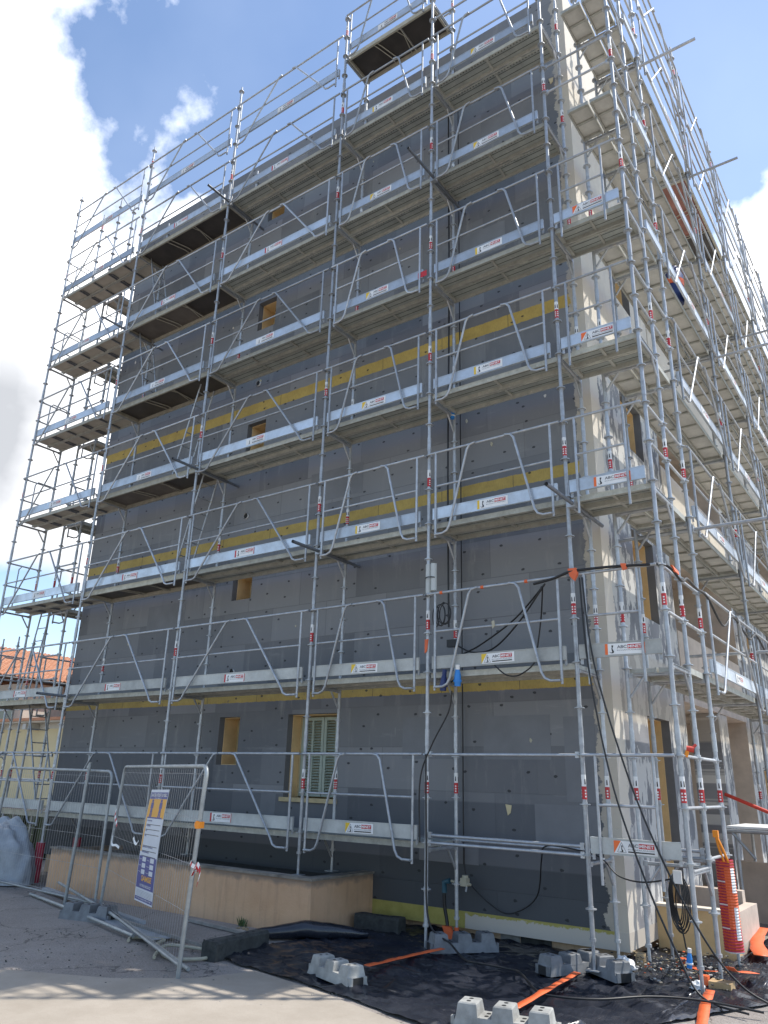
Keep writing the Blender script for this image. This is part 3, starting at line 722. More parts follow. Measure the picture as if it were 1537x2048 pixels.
# ------------------------------------------------------------------ SETTING
b = MB(); S = 260
n = 60
b.quad([(-S, -S, G), (S, -S, G), (S, S, G), (-S, S, G)], 'asphalt'); g = struct(b.build('ground'))
pv = [(-2.75, -1.96), (-1.93, -2.10), (-1.23, -2.28), (-.45, -2.5), (.1, -2.6), (2.2, -2.3), (6, -2.2), (12, -4), (12, -16), (-18, -16), (-14, -9.2), (-8.5, -5.6), (-5.6, -4.1), (-4.4, -3.5), (-3.55, -3.1), (-2.95, -2.55)]
b = MB(); b.slab([(x, y, G + .001) for x, y in pv], (0, 0, .006), 'paving'); struct(b.build('pavement'))
# black sheeting
def lerp(t, P):
    for (a, u), (c, w) in zip(P, P[1:]):
        if t <= c: return u + (w - u) * (t - a) / (c - a)
    return P[-1][1]
FR = [(-3.48, -1.80), (-3.0, -1.93), (-1.93, -2.06), (-1.23, -2.21), (-.4, -2.42), (.15, -2.45), (.6, -1.55), (1.0, -1.0), (1.3, -.3), (1.6, .35), (2.6, 1.4)]
BK = [(-3.48, -.32), (-3.44, 1.08), (-.1, 1.08), (.0, 1.9), (.95, 1.9), (1.0, 6), (2.6, 6)]
b = MB(); NX, NY = 230, 130; vs = []
for i in range(NX + 1):
    x = -3.48 + 6.08 * i / NX
    for j in range(NY + 1):
        y = lerp(x, FR) + (lerp(x, BK) - lerp(x, FR)) * (j / NY) ** 1.0
        p = Vector((x * 1.1, y * 1.9, 0)); h = abs(noise.fractal(p * 1.2, 1, 2, 3)) * .05 + max(0, noise.noise(p * .7 + Vector((9, 2, 0)))) * .05 + (1 - abs(noise.noise(Vector((x * 2.2 + y * 1.3, y * 5.5 - x * 2.0, 3))))) ** 8 * .03
        if x > .3: h *= 1.25
        ed = min(1, min(x + 3.48, (y - lerp(x, FR)) * 1.0 + .05) / .12); vs.append((x + .02 * noise.noise(p * 3), y + .025 * noise.noise(p * 4 + Vector((4, 0, 0))), G + .012 + h * max(.15, ed)))
fs_ = [(i * (NY + 1) + j, (i + 1) * (NY + 1) + j, (i + 1) * (NY + 1) + j + 1, i * (NY + 1) + j + 1) for i in range(NX) for j in range(NY)]
b.add(vs, fs_, 'tarp', True); tag(b.build('ground_sheet'), 'black plastic sheeting spread over the ground at the foot of the scaffold', 'plastic sheet')
b = MB(); vs = []                                               # rolled edge near the planter corner
P = bez([(-3.9, -.95, G + .06), (-3.55, -.55, G + .1), (-3.2, -.2, G + .09), (-2.9, .1, G + .05)], 10)
b.tube([p + Vector((0, 0, .02 * noise.noise(p * 6))) for p in P], [.03 + .07 * math.sin(math.pi * i / (len(P) - 1)) for i in range(len(P))], 'tarp', 10)
tag(b.build('rolled_sheet'), 'rolled hump of black plastic beside the planter corner', 'plastic sheet')
def strip(name, pts, w, label, mat='orange'):
    b = MB(); P = bez(pts, 8); vs = []
    for i, p in enumerate(P):
        t = (P[min(i + 1, len(P) - 1)] - P[max(i - 1, 0)]).normalized(); s_ = Vector((-t.y, t.x, 0)).normalized(); ww = w * (1 + .3 * noise.noise(p * 5))
        vs += [p - s_ * ww / 2, p + s_ * ww / 2 + Vector((0, 0, .012 * noise.noise(p * 9)))]
    b.add(vs, [(2 * i, 2 * i + 2, 2 * i + 3, 2 * i + 1) for i in range(len(P) - 1)], mat, True); o = b.build(name)
    md = o.modifiers.new('t', 'SOLIDIFY'); md.thickness = .004
    return tag(o, label, 'tape', 'strips of orange tape on the black sheet')
z = G + .1
strip('tape_strip', [(-1.80, -1.4, z), (-1.76, -.9, z), (-1.72, -.5, z), (-1.68, -.15, z)], .07, 'orange tape strip crossing the black sheet left of the grey feet')
strip('tape_strip', [(.0, -1.75, z), (-.05, -1.1, z), (-.08, -.6, z), (-.1, -.2, z)], .07, 'orange tape strip running from the pale block towards the middle standard')
strip('tape_strip', [(1.32, -1.35, G + .03), (1.24, -.9, G + .03), (1.15, -.4, z - .03), (1.1, .0, z)], .08, 'orange tape strip leaving the bottom edge beside the corner standard')
strip('tape_strip', [(1.18, 1.9, z + .02), (1.0, 2.6, z + .06), (.95, 3.2, z + .12)], .16, 'wide orange tape band rising beside the low tan wall')
strip('tape_strip', [(.5, 1.3, z), (.62, 1.0, z), (.8, .8, z), (.98, .75, z + .02)], .07, 'short crumpled orange tape among the rubble')
strip('tape_strip', [(1.2, .3, z + .16), (1.22, .45, z + .1), (1.3, .9, z + .03)], .11, 'orange tape folded over the timber offcut at the right')

# ------------------------------------------------------------------ PLANTER + LOW WALLS
pl = empty('planter', 'long low orange tan rendered planter wall in front of the facade', 'planter')
b = MB(); b.box(-9.2, -3.5, -.3, -.15, G - .1, -.53, 'planter'); b.box(-3.65, -3.501, -.149, YW - .004, G - .1, -.53, 'planter'); b.box(-9.2, -9.05, -.149, YW - .004, G - .1, -.53, 'planter')
b.build('wall', pl)
b = MB(); b.box(-9.22, -3.48, -.32, -.13, -.529, -.50, 'coping'); b.box(-3.67, -3.48, -.129, YW - .004, -.529, -.50, 'coping'); b.build('coping', pl)
b = MB(); b.box(-9.04, -3.66, -.148, YW, -.75, -.6, 'stone'); b.build('soil', pl)
lw = empty('low_wall', 'low tan rendered wall box against the right side wall behind the standards', 'low wall')
b = MB(); b.box(XR, .93, 2.0, 2.14, G - .05, -.66, 'tan'); b.box(.80, .93, 2.141, 3.2, G - .05, -.66, 'pinkish'); b.box(XR, .80, 2.141, 2.6, -.80, -.74, 'debris'); b.box(XR, .80, 3.05, 3.2, G, -.52, 'pinkish'); b.build('wall', lw)
b = MB(); b.box(XR, .95, 1.98, 2.155, -.659, -.63, 'cream'); b.build('coping', lw)
b = MB()
b.slab([(.3, 5.2, G), (1.5, 5.0, G), (1.45, 5.0, -.35), (.3, 5.2, -.32)], (0, .12, 0), 'pinkish'); tag(b.build('concrete_panel'), 'pinkish concrete panel standing behind the orange net at the right edge', 'concrete panel')
b = MB(); b.box(.35, 1.6, 4.6, 5.9, .155, .185, 'white'); 
for y in (4.6, 5.9): b.tube([(.35, y, .12), (1.6, y, .12)], .03, 'tube')
b.tube([(.4, 4.6, .12), (.7, 4.62, -.25)], .02, 'tube')
t = empty('work_platform', 'pale work platform of planks at the right edge in front of the loggia', 'platform'); o = b.build('deck', t)
for x, y in ((.45, 4.7), (1.55, 4.7), (.45, 5.8), (1.55, 5.8)):
    b = MB(); b.tube([(x, y, G), (x, y, .12)], .024, 'tube'); b.build('leg', t)
b = MB(); b.tube([(.0, 6.3, .62), (1.1, 6.25, .18)], .03, 'redpaint'); tag(b.build('red_prop'), 'slanting red painted brace in front of the shaded loggia', 'brace')
b = MB(); b.tube([(1.12, 4.5, G), (1.12, 4.5, .2)], .07, 'redpaint', 12); b.tube([(1.12, 4.5, .2), (1.12, 4.5, .38)], .1, 'redfoam', 12); tag(b.build('red_post'), 'dark red padded post at the right edge of the picture', 'post')

# ------------------------------------------------------------------ BARRIER FEET
def foot(name, label, loc, rz, mat, s=1.0, group=None, tilt=0):
    e = empty(name, label, 'fence foot', loc, group, rz); e.rotation_euler = (tilt, 0, rz); e.scale = (s, s, s)
    b = MB(); def_ = [(.36, .12, 0), (.33, .10, .088)]
    v = [(sx * w, sy * d, z) for w, d, z in def_ for sx, sy in ((-1, -1), (1, -1), (1, 1), (-1, 1))]
    b.add(v, [(0, 1, 5, 4), (1, 2, 6, 5), (2, 3, 7, 6), (3, 0, 4, 7), (4, 5, 6, 7)], mat)
    for cx in (-.252, 0, .252):
        w0, w1, d0, d1, z0, z1 = .078, .064, .104, .082, .078, .168
        v = [(cx + sx * w, sy * d, z) for z, w, d in ((z0, w0, d0), (z1 - .008, w1 + .003, d1 + .003), (z1, w1 - .004, d1 - .004)) for sx, sy in ((-1, -1), (1, -1), (1, 1), (-1, 1))]
        b.add(v, [(i + k, i + (k + 1) % 4, i + 4 + (k + 1) % 4, i + 4 + k) for i in (0, 4) for k in range(4)] + [(8, 9, 10, 11)], mat)
    for sx in (-1, 1): b.box(sx * .355 - .012, sx * .355 + .012, -.1, -.06, 0, .08, mat); b.box(sx * .355 - .012, sx * .355 + .012, .06, .1, 0, .08, mat)
    b.build('body', e)
    h = MB()
    for cx, zz in ((-.252, .1685), (0, .1685), (.252, .1685), (-.126, .0885), (.126, .0885)):
        for dx, dy in ((0, -.035), (0, .035)): h.disc((cx + dx, dy, zz), .016, .003, 'hole', 10)
    h.box(-.362, -.350, -.06, .06, 0.0, .075, 'hole'); h.box(.350, .362, -.06, .06, 0.0, .075, 'hole'); h.build('socket', e)
    return e
GF = 'moulded fence feet lying around the site'
foot('barrier_weight', 'grey fence foot carrying the wire fence uprights', (-6.35, -1.42, G), R_(13), 'grey_block', 1.12, GF)
foot('barrier_weight', 'pale grey foot alone on the black sheet, left of the front centre', (-1.85, -1.80, G + .04), R_(-18), 'pale_block', .98, GF)
foot('barrier_weight', 'dark grey foot on the sheet beside the foot of a standard', (-1.62, .17, G + .04), R_(50), 'grey_block', 1.1, GF)
foot('barrier_weight', 'grey foot tipped over at the corner standard', (-.25, -.02, G + .06), R_(65), 'grey_block', 1.0, GF)
foot('barrier_weight', 'grey foot lying crosswise under the plinth by the corner', (.05, .12, G + .06), R_(-35), 'grey_block', 1.0, GF)
foot('barrier_weight', 'cream concrete foot cut by the bottom edge of the picture', (.10, -2.13, G + .02), R_(14), 'pale_block', 1.12, GF)
def kerbstone(label, a, c, w, h):
    a = Vector(a); c = Vector(c); d = (c - a); L_ = d.length; e = MB()
    n = 9; vs = []
    for i in range(n + 1):
        for (y, z) in ((-w / 2, 0), (w / 2, 0), (w / 2, h * .86), (w * .38, h), (-w * .38, h), (-w / 2, h * .86)):
            p = Vector((L_ * i / n, y, z)); q = p + Vector((0, 1, 1)) * .008 * noise.noise(p * 7 + a * 3); vs.append(q)
    fs_ = [(i * 6 + k, (i + 1) * 6 + k, (i + 1) * 6 + (k + 1) % 6, i * 6 + (k + 1) % 6) for i in range(n) for k in range(6)]
    e.add(vs, fs_ + [tuple(reversed(range(6))), tuple(range(n * 6, n * 6 + 6))], 'stone')
    for i in range(8): e.disc((.06 + i * (L_ - .12) / 7, .0, h + .0005), .018, .003, 'hole', 8)
    o = e.build('stone_block', None, tuple(a), math.atan2(d.y, d.x)); return tag(o, label, 'stone block')
kerbstone('dark mossy block holding the left corner of the black sheet', (-3.42, -2.0, G), (-3.5, -1.12, G), .2, .19)
kerbstone('dark weathered block lying between planter and plinth', (-3.4, .55, G), (-2.75, .62, G), .2, .2)

# ------------------------------------------------------------------ SITE FENCE
def rr(pts, n=4, r=.12):                                        # round the two top corners of a U
    (a, b_, c, d) = [Vector(p) for p in pts]; out = [a]
    for p0, p, p1 in ((a, b_, c), (b_, c, d)):
        u = (p0 - p).normalized() * r; w = (p1 - p).normalized() * r
        for i in range(n + 1):
            t = i / n; out.append((p + u) * (1 - t) ** 2 + p * 2 * t * (1 - t) + (p + w) * t * t)
    return out + [d]
def panel(name, label, BL, TL, TR, BR, zb=.22, nv=46):
    e = empty(name, label, 'fence', (0, 0, 0), 'wire mesh fence panels'); BL, TL, TR, BR = map(Vector, (BL, TL, TR, BR))
    b = MB(); b.tube(rr([BL, TL, TR, BR]), .0215, 'fence_tube', 10); b.build('frame', e)
    b = MB()
    def Q(u, v): return (BL * (1 - v) + TL * v) * (1 - u) + (BR * (1 - v) + TR * v) * u
    for i in range(1, nv): b.tube([Q(i / nv, .075), Q(i / nv, .985)], .0021, 'wire', 4, caps=False)
    for v in (.08, .3, .52, .74, .96): b.tube([Q(0.005, v), Q(.25, v - .002), Q(.5, v), Q(.75, v + .002), Q(.995, v)], .0023, 'wire', 4, caps=False)
    b.build('wire_mesh', e)
    b = MB(); b.tube([Q(0, .06), Q(1, .06)], .017, 'fence_tube', 8); b.build('bottom_rail', e)
    return e
panel('mesh_fence', 'wire mesh fence panel carrying the site notice, right hand one', (-6.62, -1.08, G), (-6.42, -1.12, .77), (-2.82, -2.80, .77), (-3.08, -2.68, G))
panel('mesh_fence', 'wire mesh fence panel in front of the yellow house at the left edge', (-10.3, -.75, G), (-10.15, -.75, .72), (-6.78, -1.06, .70), (-6.80, -1.04, G))
b = MB(); b.tube([(-7.42, -1.1, G), (-7.30, -1.1, .82)], .024, 'fence_tube', 10); tag(b.build('steel_post'), 'tall leaning steel tube standing in the left fence foot', 'post')
b = MB(); b.tube([(-8.72, -.85, G + .03), (-7.0, -1.3, G + .05), (-4.8, -1.9, G + .06)], .022, 'fence_tube', 8)
b.tube([(-8.4, -.6, G + .2), (-5.9, -1.42, G + .12), (-3.2, -2.45, G + .03)], .02, 'fence_tube', 8); tag(b.build('loose_tube'), 'loose steel tubes lying along the ground behind the fence', 'tubes')
b = MB(); b.box(.0, .045, -.03, .03, -.03, .03, 'clip'); b.box(-.035, -.0, -.025, .025, -.022, .022, 'clip'); b.tube([(-.005, -.005, -.035), (-.005, -.005, .035)], .027, 'clip', 10)
tag(b.build('plastic_clip', None, (-2.90, -2.77, .22)), 'bright orange clip on the right fence upright', 'clip')
def ribbon(name, label, pts, w, mat='white', mat2='red'):
    b = MB(); P = bez(pts, 6)
    for i in range(len(P) - 1):
        k = Vector((.15, .25, 1)).normalized() * w / 2; b.quad([P[i] - k, P[i + 1] - k, P[i + 1] + k, P[i] + k], mat2 if (i // 3) % 2 else mat)
    o = b.build(name); o.modifiers.new('t', 'SOLIDIFY').thickness = .003; return tag(o, label, 'ribbon')
ribbon('warning_ribbon', 'red and white ribbon knotted round the right fence upright', [(-3.0, -2.74, -.12), (-2.9, -2.81, -.14), (-2.88, -2.72, -.18), (-2.95, -2.69, -.2), (-2.9, -2.8, -.22), (-2.8, -2.83, -.12), (-2.74, -2.84, -.2), (-2.76, -2.84, -.3)], .035)
ribbon('warning_ribbon', 'loose white ribbon end hanging on the mesh left of the notice', [(-5.35, -1.66, -.12), (-5.28, -1.7, -.08), (-5.2, -1.74, -.12), (-5.12, -1.77, -.14), (-5.05, -1.8, -.1)], .03, 'white', 'white')
ribbon('warning_ribbon', 'red and white ribbon scrap on the mesh near the middle upright', [(-6.35, -1.23, .2), (-6.3, -1.27, .12), (-6.22, -1.3, .06), (-6.15, -1.33, .0)], .035)
ribbon('warning_ribbon', 'white ribbon loop low on the mesh near the middle upright', [(-6.3, -1.25, -.05), (-6.36, -1.22, -.14), (-6.3, -1.26, -.24), (-6.15, -1.3, -.24), (-6.0, -1.36, -.26)], .03, 'white', 'white')

# site notice
def poster():
    e = empty('site_notice', 'tall narrow blue and orange building site notice hung on the wire fence', 'notice')
    TL, TR, BR, BL = Vector((-4.76, -1.88, .50)), Vector((-3.98, -2.25, .52)), Vector((-4.14, -2.18, -.70)), Vector((-4.94, -1.80, -.735))
    nrm = (TR - TL).cross(BL - TL).normalized()
    if nrm.y > 0: nrm = -nrm
    off = [0]
    def F(u, v): return (BL * (1 - v) + TL * v) * (1 - u) + (BR * (1 - v) + TR * v) * u + nrm * (off[0] + .03 + .025 * math.sin(v * 3.1))
    b = MB()
    def rect(u0, u1, v0, v1, mt, lift):
        off[0] = lift; n_ = max(1, int((v1 - v0) / .06))
        for i in range(n_):
            a, c = v0 + (v1 - v0) * i / n_, v0 + (v1 - v0) * (i + 1) / n_; b.quad([F(u0, a), F(u1, a), F(u1, c), F(u0, c)], mt)
    def tx(s, u0, u1, v0, v1, mt, lift, bold=.0): off[0] = lift; put_text(b, s, u0, u1, v0, v1, F, mt, bold)
    rect(0, 1, 0, 1, 'poster', 0); off[0] = -.003; rect(0, 1, 0, 1, 'poster', -.004)
    rect(.02, .98, .915, .975, 'navy_ink', .001); tx('CHANTIER INTERDIT AU PUBLIC', .05, .95, .935, .965, 'white', .003, .01); tx('danger', .3, .7, .918, .928, 'white', .003)
    rect(.02, .98, .74, .914, 'amber', .001)
    for c in (.24, .72):                                        # two standing workers as dark silhouettes
        off[0] = .002
        for (u0, u1, v0, v1) in ((-.05, .05, .885, .91), (-.08, .08, .83, .883), (-.06, .06, .79, .829), (-.07, -.01, .75, .789), (.01, .07, .75, .789)): b.quad([F(c + u0, v0), F(c + u1, v0), F(c + u1 * .85, v1), F(c + u0 * .85, v1)], 'navy_ink')
    rect(.02, .09, .44, .739, 'amber', .0008); rect(.10, .90, .74, .752, 'navy_ink', .002)
    v = .73
    for s, h in (('CHANTIER', .045), ('ADRESSE', .045), ('LOT', .045), ('TEL', .10), ('MAITRE D OUVRAGE', .045), ('ENTREPRISES', .045)):
        tx(s, .13, .13 + .035 * len(s), v - .018, v - .006, 'navy_ink', .002, .02); v -= h; rect(.12, .9, v - .004, v + .001, 'black', .0015)
    rect(.02, .98, .12, .40, 'navy_ink', .001)
    for r_ in range(3):
        for c in (.22, .66): rect(c, c + .2, .355 - r_ * .055, .395 - r_ * .055, 'poster', .002)
        for c in (.04, .48): tx('Port obligatoire', c, c + .15, .365 - r_ * .055, .378 - r_ * .055, 'white', .002)
    tx('SAMSE', .28, .84, .185, .235, 'amber', .002, .03); tx('VOTRE NEGOCE', .22, .84, .135, .158, 'white', .002, .01)
    for i in range(5): rect(.06, .94, .098 - i * .011, .1 - i * .011, 'grey_ink', .0015)
    rect(.02, .98, .015, .045, 'navy_ink', .001); tx('PORT DU CASQUE OBLIGATOIRE', .08, .92, .022, .038, 'white', .002, .01)
    b.build('sheet', e)
poster()

# ------------------------------------------------------------------ SMALL THINGS
def cable(name, label, pts, r=.009, mat='cable', n=8, cat='cable', caps=True):
    b = MB(); b.tube(bez(pts, n), r, mat, 6, caps=caps); return tag(b.build(name), label, cat)
cable('cable', 'black cable hanging steeply from the second deck rail past the corner to the ground', [(.13, -.1, 2.95), (.17, -.1, 1.95), (.35, -.12, .75), (.61, -.14, -.12), (.88, -.2, -.74), (1.1, -.28, -1.06), (1.5, -.4, G + .05)], .010)
cable('cable', 'black cable hanging beside the first, ending at the net post', [(.16, -.1, 2.95), (.24, -.1, 1.95), (.53, -.1, .76), (.85, -.1, -.1), (1.15, -.05, -.7), (1.38, .0, -.98), (1.6, .05, G + .05)], .010)
cable('cable', 'black cable snaking over the sheet from the dark grey foot to the right', [(-1.98, -.06, 1.0), (-1.95, -.08, 0), (-1.9, -.1, -.8), (-1.6, -.12, -1.0), (-1.24, -.43, G + .09), (-1.02, -.52, G + .1), (-.73, -.53, G + .1), (-.52, -.61, G + .1), (-.12, -1.09, G + .09), (.1, -1.15, G + .09), (.42, -.98, G + .09), (.74, -.63, G + .1), (1.1, -.4, G + .09), (1.6, -.3, G + .06)], .011)
cable('cable', 'thin black cable looping down the wall between the low rails and back up', [(-2.02, .93, -.1), (-1.95, .9, -.47), (-1.54, .92, -.77), (-1.27, .92, -.75), (-1.01, .9, -.55), (-.85, .7, -.15), (-.7, .5, .02), (-.3, .3, .03), (.02, .28, -.03), (.22, .25, -.19), (.47, .25, -.23), (.78, .2, -.17)], .008)
cable('cable', 'black cable bundle tied along the third rail around the corner', [(-.45, -.09, 2.95), (-.2, -.1, 2.98), (0, -.11, 3.03), (.13, -.1, 3.04), (.5, -.1, 3.03), (.9, -.09, 3.0), (1.08, .05, 3.0), (1.13, .4, 2.9), (1.12, .7, 2.99), (1.12, 1.1, 2.96), (1.12, 1.6, 2.96), (1.12, 2.3, 2.72), (1.12, 3.0, 2.96), (1.13, 3.9, 2.8), (1.13, 4.5, 2.95), (1.13, 5.3, 2.75), (1.13, 6.0, 2.95)], .016)
cable('cable', 'black cable sagging from the tied bundle down to the grey socket box', [(-.3, -.1, 2.93), (-.75, .1, 2.55), (-1.2, .3, 2.30), (-1.6, .5, 2.30), (-1.9, .62, 2.42), (-2.0, .68, 2.5)], .011)
cable('cable', 'second black cable dropping from the bundle behind the leg of the guardrail', [(-.3, -.1, 2.93), (-.85, .2, 2.62), (-1.4, .3, 2.35), (-1.75, .3, 2.2), (-1.62, .1, 1.95), (-1.60, -.09, 1.85)], .011)
cable('cable', 'short black cable hanging just left of the corner below the bundle', [(-.33, -.1, 2.9), (-.5, .2, 2.6), (-.62, .3, 2.2)], .009)
cable('cable', 'black cable running down the inner standard past the second deck', [(-1.62, -.04, 1.75), (-1.68, -.02, 1.5), (-1.9, -.06, 1.1), (-2.06, -.06, .7), (-2.05, -.07, 0)], .009)
cable('cable', 'thick black supply cable clipped to the inner standard', [(-2.07, .66, 12.2), (-2.06, .65, 8), (-2.08, .64, 5.0), (-2.07, .64, 2.7)], .013)
cable('cable', 'short loop of black cable hanging under the second deck board', [(-1.0, -.08, 2.02), (-.85, -.09, 1.9), (-.7, -.09, 1.88), (-.55, -.09, 1.95), (-.48, -.08, 2.02)], .009)
b = MB()
for i in range(5):
    c = Vector((-1.80 + .05 * (i % 2), -.05, 2.70 + .01 * i)); rx = .05 + .012 * i; b.tube([c + Vector((rx * math.cos(a) + .06 * (i - 2) * .4, .01 * i, .14 * math.sin(a))) for a in [k * math.pi / 8 for k in range(16)]], .006, 'cable', 5, closed=True)
tag(b.build('cable_coil'), 'small coil of thin black cable beside the grey post box', 'cable coil')
b = MB()
for i in range(6):
    c = Vector((.83, .22, -.34)); rx = .045 + .011 * i; rz = .2 + .012 * (i % 4); b.tube([c + Vector((rx * math.cos(a), .012 * (i - 4) + .02 * math.sin(a * 2), rz * math.sin(a) - .02 * i * (math.sin(a) < 0))) for a in [k * math.pi / 10 for k in range(20)]], .0065, 'cable', 6, closed=True)
b.tube(bez([(.83, .22, -.12), (.8, .2, -.4), (.84, .2, -.62), (.86, .2, -.78)], 6), .008, 'cable', 6); b.box(.82, .9, .12, .14, -.2, -.08, 'white')
tag(b.build('cable_coil'), 'large coil of brown black cable hung below the corner platform', 'cable coil')
def plug(loc, label, mt='blue', s=1, tilt=0):
    e = empty('power_connector', label, 'connector', loc); e.rotation_euler = (tilt, .1, 0); e.scale = (s, s, s)
    b = MB(); b.tube([(0, 0, .07), (0, 0, .02), (0, 0, -.02), (0, 0, -.09)], [.018, .03, .034, .03], mt, 12); b.build('body', e)
    b = MB(); b.tube([(0, 0, .065), (0, 0, .11)], .022, 'white' if mt == 'blue' else mt, 10); b.tube([(0, 0, -.035), (0, 0, -.05)], .042, 'white' if s < 1.01 else mt, 12); b.build('collar', e)
plug((.88, .2, -.86), 'blue and white power connector dangling above the rubble', 'blue', .85)
plug((-1.53, -.05, 1.92), 'bright blue power connector taped to the guardrail leg', 'blue', 1.3, .15)
plug((-1.73, -.05, 1.87), 'dark navy power connector hanging inside the guardrail corner', 'blue_dk', 1.3)
plug((-1.98, .62, 5.95), 'blue connector high on the inner standard above the third deck', 'blue', 1.0)
b = MB(); b.tube([(-1.90, -.03, 3.05), (-1.90, -.03, 3.42)], .05, 'box', 4); b.tube([(-1.98, -.03, 3.02), (-1.98, -.03, 3.42)], .045, 'box', 4); b.tube([(-1.94, -.03, 3.22), (-1.94, -.03, 3.235)], .075, 'cable', 10, caps=False)
tag(b.build('electric_box'), 'pale grey twin box strapped to a standard below the third deck', 'electric box')
b = MB(); b.box(-2.08, -1.92, .60, .66, 2.42, 2.52, 'cable'); tag(b.build('junction_box'), 'small black junction box on the inner standard', 'junction box')
TW = 'bits of orange tape holding the cables'
for x, lb in ((-1.75, 'orange tape turn on the third rail nearest the grey boxes'), (-1.15, 'orange tape turn at the middle of the cable rail'), (-.55, 'orange tape turn on the rail just left of the cable bundle')):
    b = MB(); b.tube([(x - .02, -.075, 3.0), (x + .02, -.075, 3.0)], .022, 'orange', 8); tag(b.build('tape_wrap'), lb, 'tape', TW)
for pts, d, lb in (([(-.0, -.12, 3.07), (.1, -.12, 3.07), (.12, -.12, 3.0), (.07, -.12, 2.92), (.02, -.12, 2.98)], (0, .04, 0), 'orange tape knot where two black cables drop from the rail'),
                   ([(.62, -.12, 3.05), (.68, -.12, 3.04), (.69, -.12, 2.98), (.64, -.12, 2.97)], (0, .03, 0), 'orange tape wrap in front of the pale corner strip'),
                   ([(-2.03, -.03, 2.42), (-1.97, -.04, 2.42), (-1.99, -.04, 2.27), (-2.03, -.03, 2.24)], (0, .01, 0), 'torn orange tape hanging on the standard below the grey boxes'),
                   ([(1.10, .12, 3.02), (1.10, .36, 3.0), (1.12, .3, 2.94), (1.12, .15, 2.95)], (.02, 0, 0), 'orange tape wrap on the side rail just past the corner')):
    b = MB(); b.slab(pts, d, 'orange'); tag(b.build('tape_wrap'), lb, 'tape', TW)
b = MB(); b.slab([(-1.02, -.1, 2.55), (-.985, -.1, 2.56), (-.975, -.1, 2.49), (-1.01, -.1, 2.46)], (0, .01, 0), 'hose'); tag(b.build('yellow_tag'), 'small yellow tag on the mid rail of the second deck', 'tag')
b = MB(); b.slab([(-1.9 + .0, -.0665, 8.04), (-1.9 + .16, -.0665, 8.04), (-1.9 + .16, -.0665, 8.14), (-1.9, -.0665, 8.14)], (0, -.002, 0), 'red'); o = b.build('red_plate'); o.location = (-.29, 0, 0); tag(o, 'small red plate on a toe board four decks up, left of a standard', 'plate')
b = MB()                                                        # red lever of coupling bottom right
b.tube([(-.03, 0, .03), (.04, .02, .02)], .03, 'redpaint', 8); b.tube([(.02, 0, .02), (.06, .03, .07)], .015, 'redpaint', 6); b.tube([(-.04, -.01, -.05), (-.02, 0, .01)], .02, 'clip', 6); tag(b.build('coupler', None, (1.12, .05, 1.04)), 'red and orange coupler on the low rail at the corner standard', 'coupler')
# water supply
e = empty('water_pipe', 'black water pipe with teal elbow and brass tap on the wall beside an inner standard', 'water pipe')
b = MB(); b.tube(bez([(-2.2, .74, -.55), (-2.2, .74, -.75), (-2.16, .74, -.95), (-2.12, .7, -1.1)], 5), .022, 'cable', 8); b.build('pipe', e)
b = MB(); b.tube([(-2.2, .74, -.62), (-2.2, .74, -.50), (-2.12, .74, -.48)], .034, 'teal', 10); b.build('elbow', e)
b = MB(); b.tube([(-2.1, .74, -.48), (-1.82, .74, -.50)], .016, 'hose', 8); b.box(-1.95, -1.86, .7, .78, -.52, -.43, 'hose'); b.tube([(-1.9, .74, -.43), (-1.9, .74, -.40)], .04, 'hose', 8); b.tube([(-1.88, .74, -.52), (-1.88, .72, -.58)], .013, 'tube', 6); b.build('tap', e)
b = MB(); b.slab([(-2.19, .66, -.98), (-2.08, .66, -.98), (-2.0, .66, -1.12), (-2.02, .66, -1.16), (-2.12, .66, -1.12)], (0, .05, 0), 'orange'); b.tube([(-2.0, .7, -1.16), (-2.0, .7, -.98)], .03, 'orange', 8); b.build('tape', e)
# orange net wrapped on the third side standard
e = empty('barrier_net', 'rolled orange barrier netting tied upright round a standard at the right', 'barrier net')
b = MB(); vs = []
H0, H1, n, sg = -.93, -.03, 64, 20
def netmat(a, z): return None
for i in range(n + 1):
    z = H0 + (H1 - H0) * i / n
    for k in range(sg):
        a = 2 * math.pi * k / sg; r = .094 + (.007 if i % 2 else 0) + .03 * noise.noise(Vector((math.cos(a) * 1.5, math.sin(a) * 1.5, z * 2)))
        vs.append((1.05 + r * math.cos(a), 1.30 + r * math.sin(a), z))
ring = lambda i, k: i * sg + k % sg
o_ = len(b.v); b.v += vs
io, ir, iw = b.m('orange'), b.m('redfoam'), b.m('white')
for i in range(n):
    for k in range(sg):
        a = (k + .5) * 360 / sg; z = H0 + (H1 - H0) * (i + .5) / n
        strip_ = a > 235 or a < 10; mi = ir if i % 2 else io
        if (a > 190 and a < 262) or z < H0 + .22 or z > H1 - .07: mi = ir if i % 2 else (iw if i % 16 == 0 else io)
        else: mi = io
        if 300 < a < 345 and (z > -.35 and z < -.12 or -.8 < z < -.5): mi = iw
        b.f.append([o_ + ring(i, k), o_ + ring(i, k + 1), o_ + ring(i + 1, k + 1), o_ + ring(i + 1, k)]); b.mi.append(mi); b.sm.append(False)
b.build('net_roll', e)
b = MB(); b.tube(bez([(1.0, 1.22, .22), (1.02, 1.2, .1), (1.06, 1.2, -.05)], 5), .014, 'clip', 6); b.tube(bez([(1.0, 1.22, .22), (1.06, 1.2, .08), (1.1, 1.22, -.06)], 5), .014, 'clip', 6); b.box(.975, 1.03, 1.19, 1.24, .19, .26, 'clip'); b.build('strap', e)
b = MB(); b.box(1.02, 1.22, .25, .42, G + .03, G + .12, 'timber'); tag(b.build('timber_block'), 'short timber offcut under the standard at the right', 'timber')
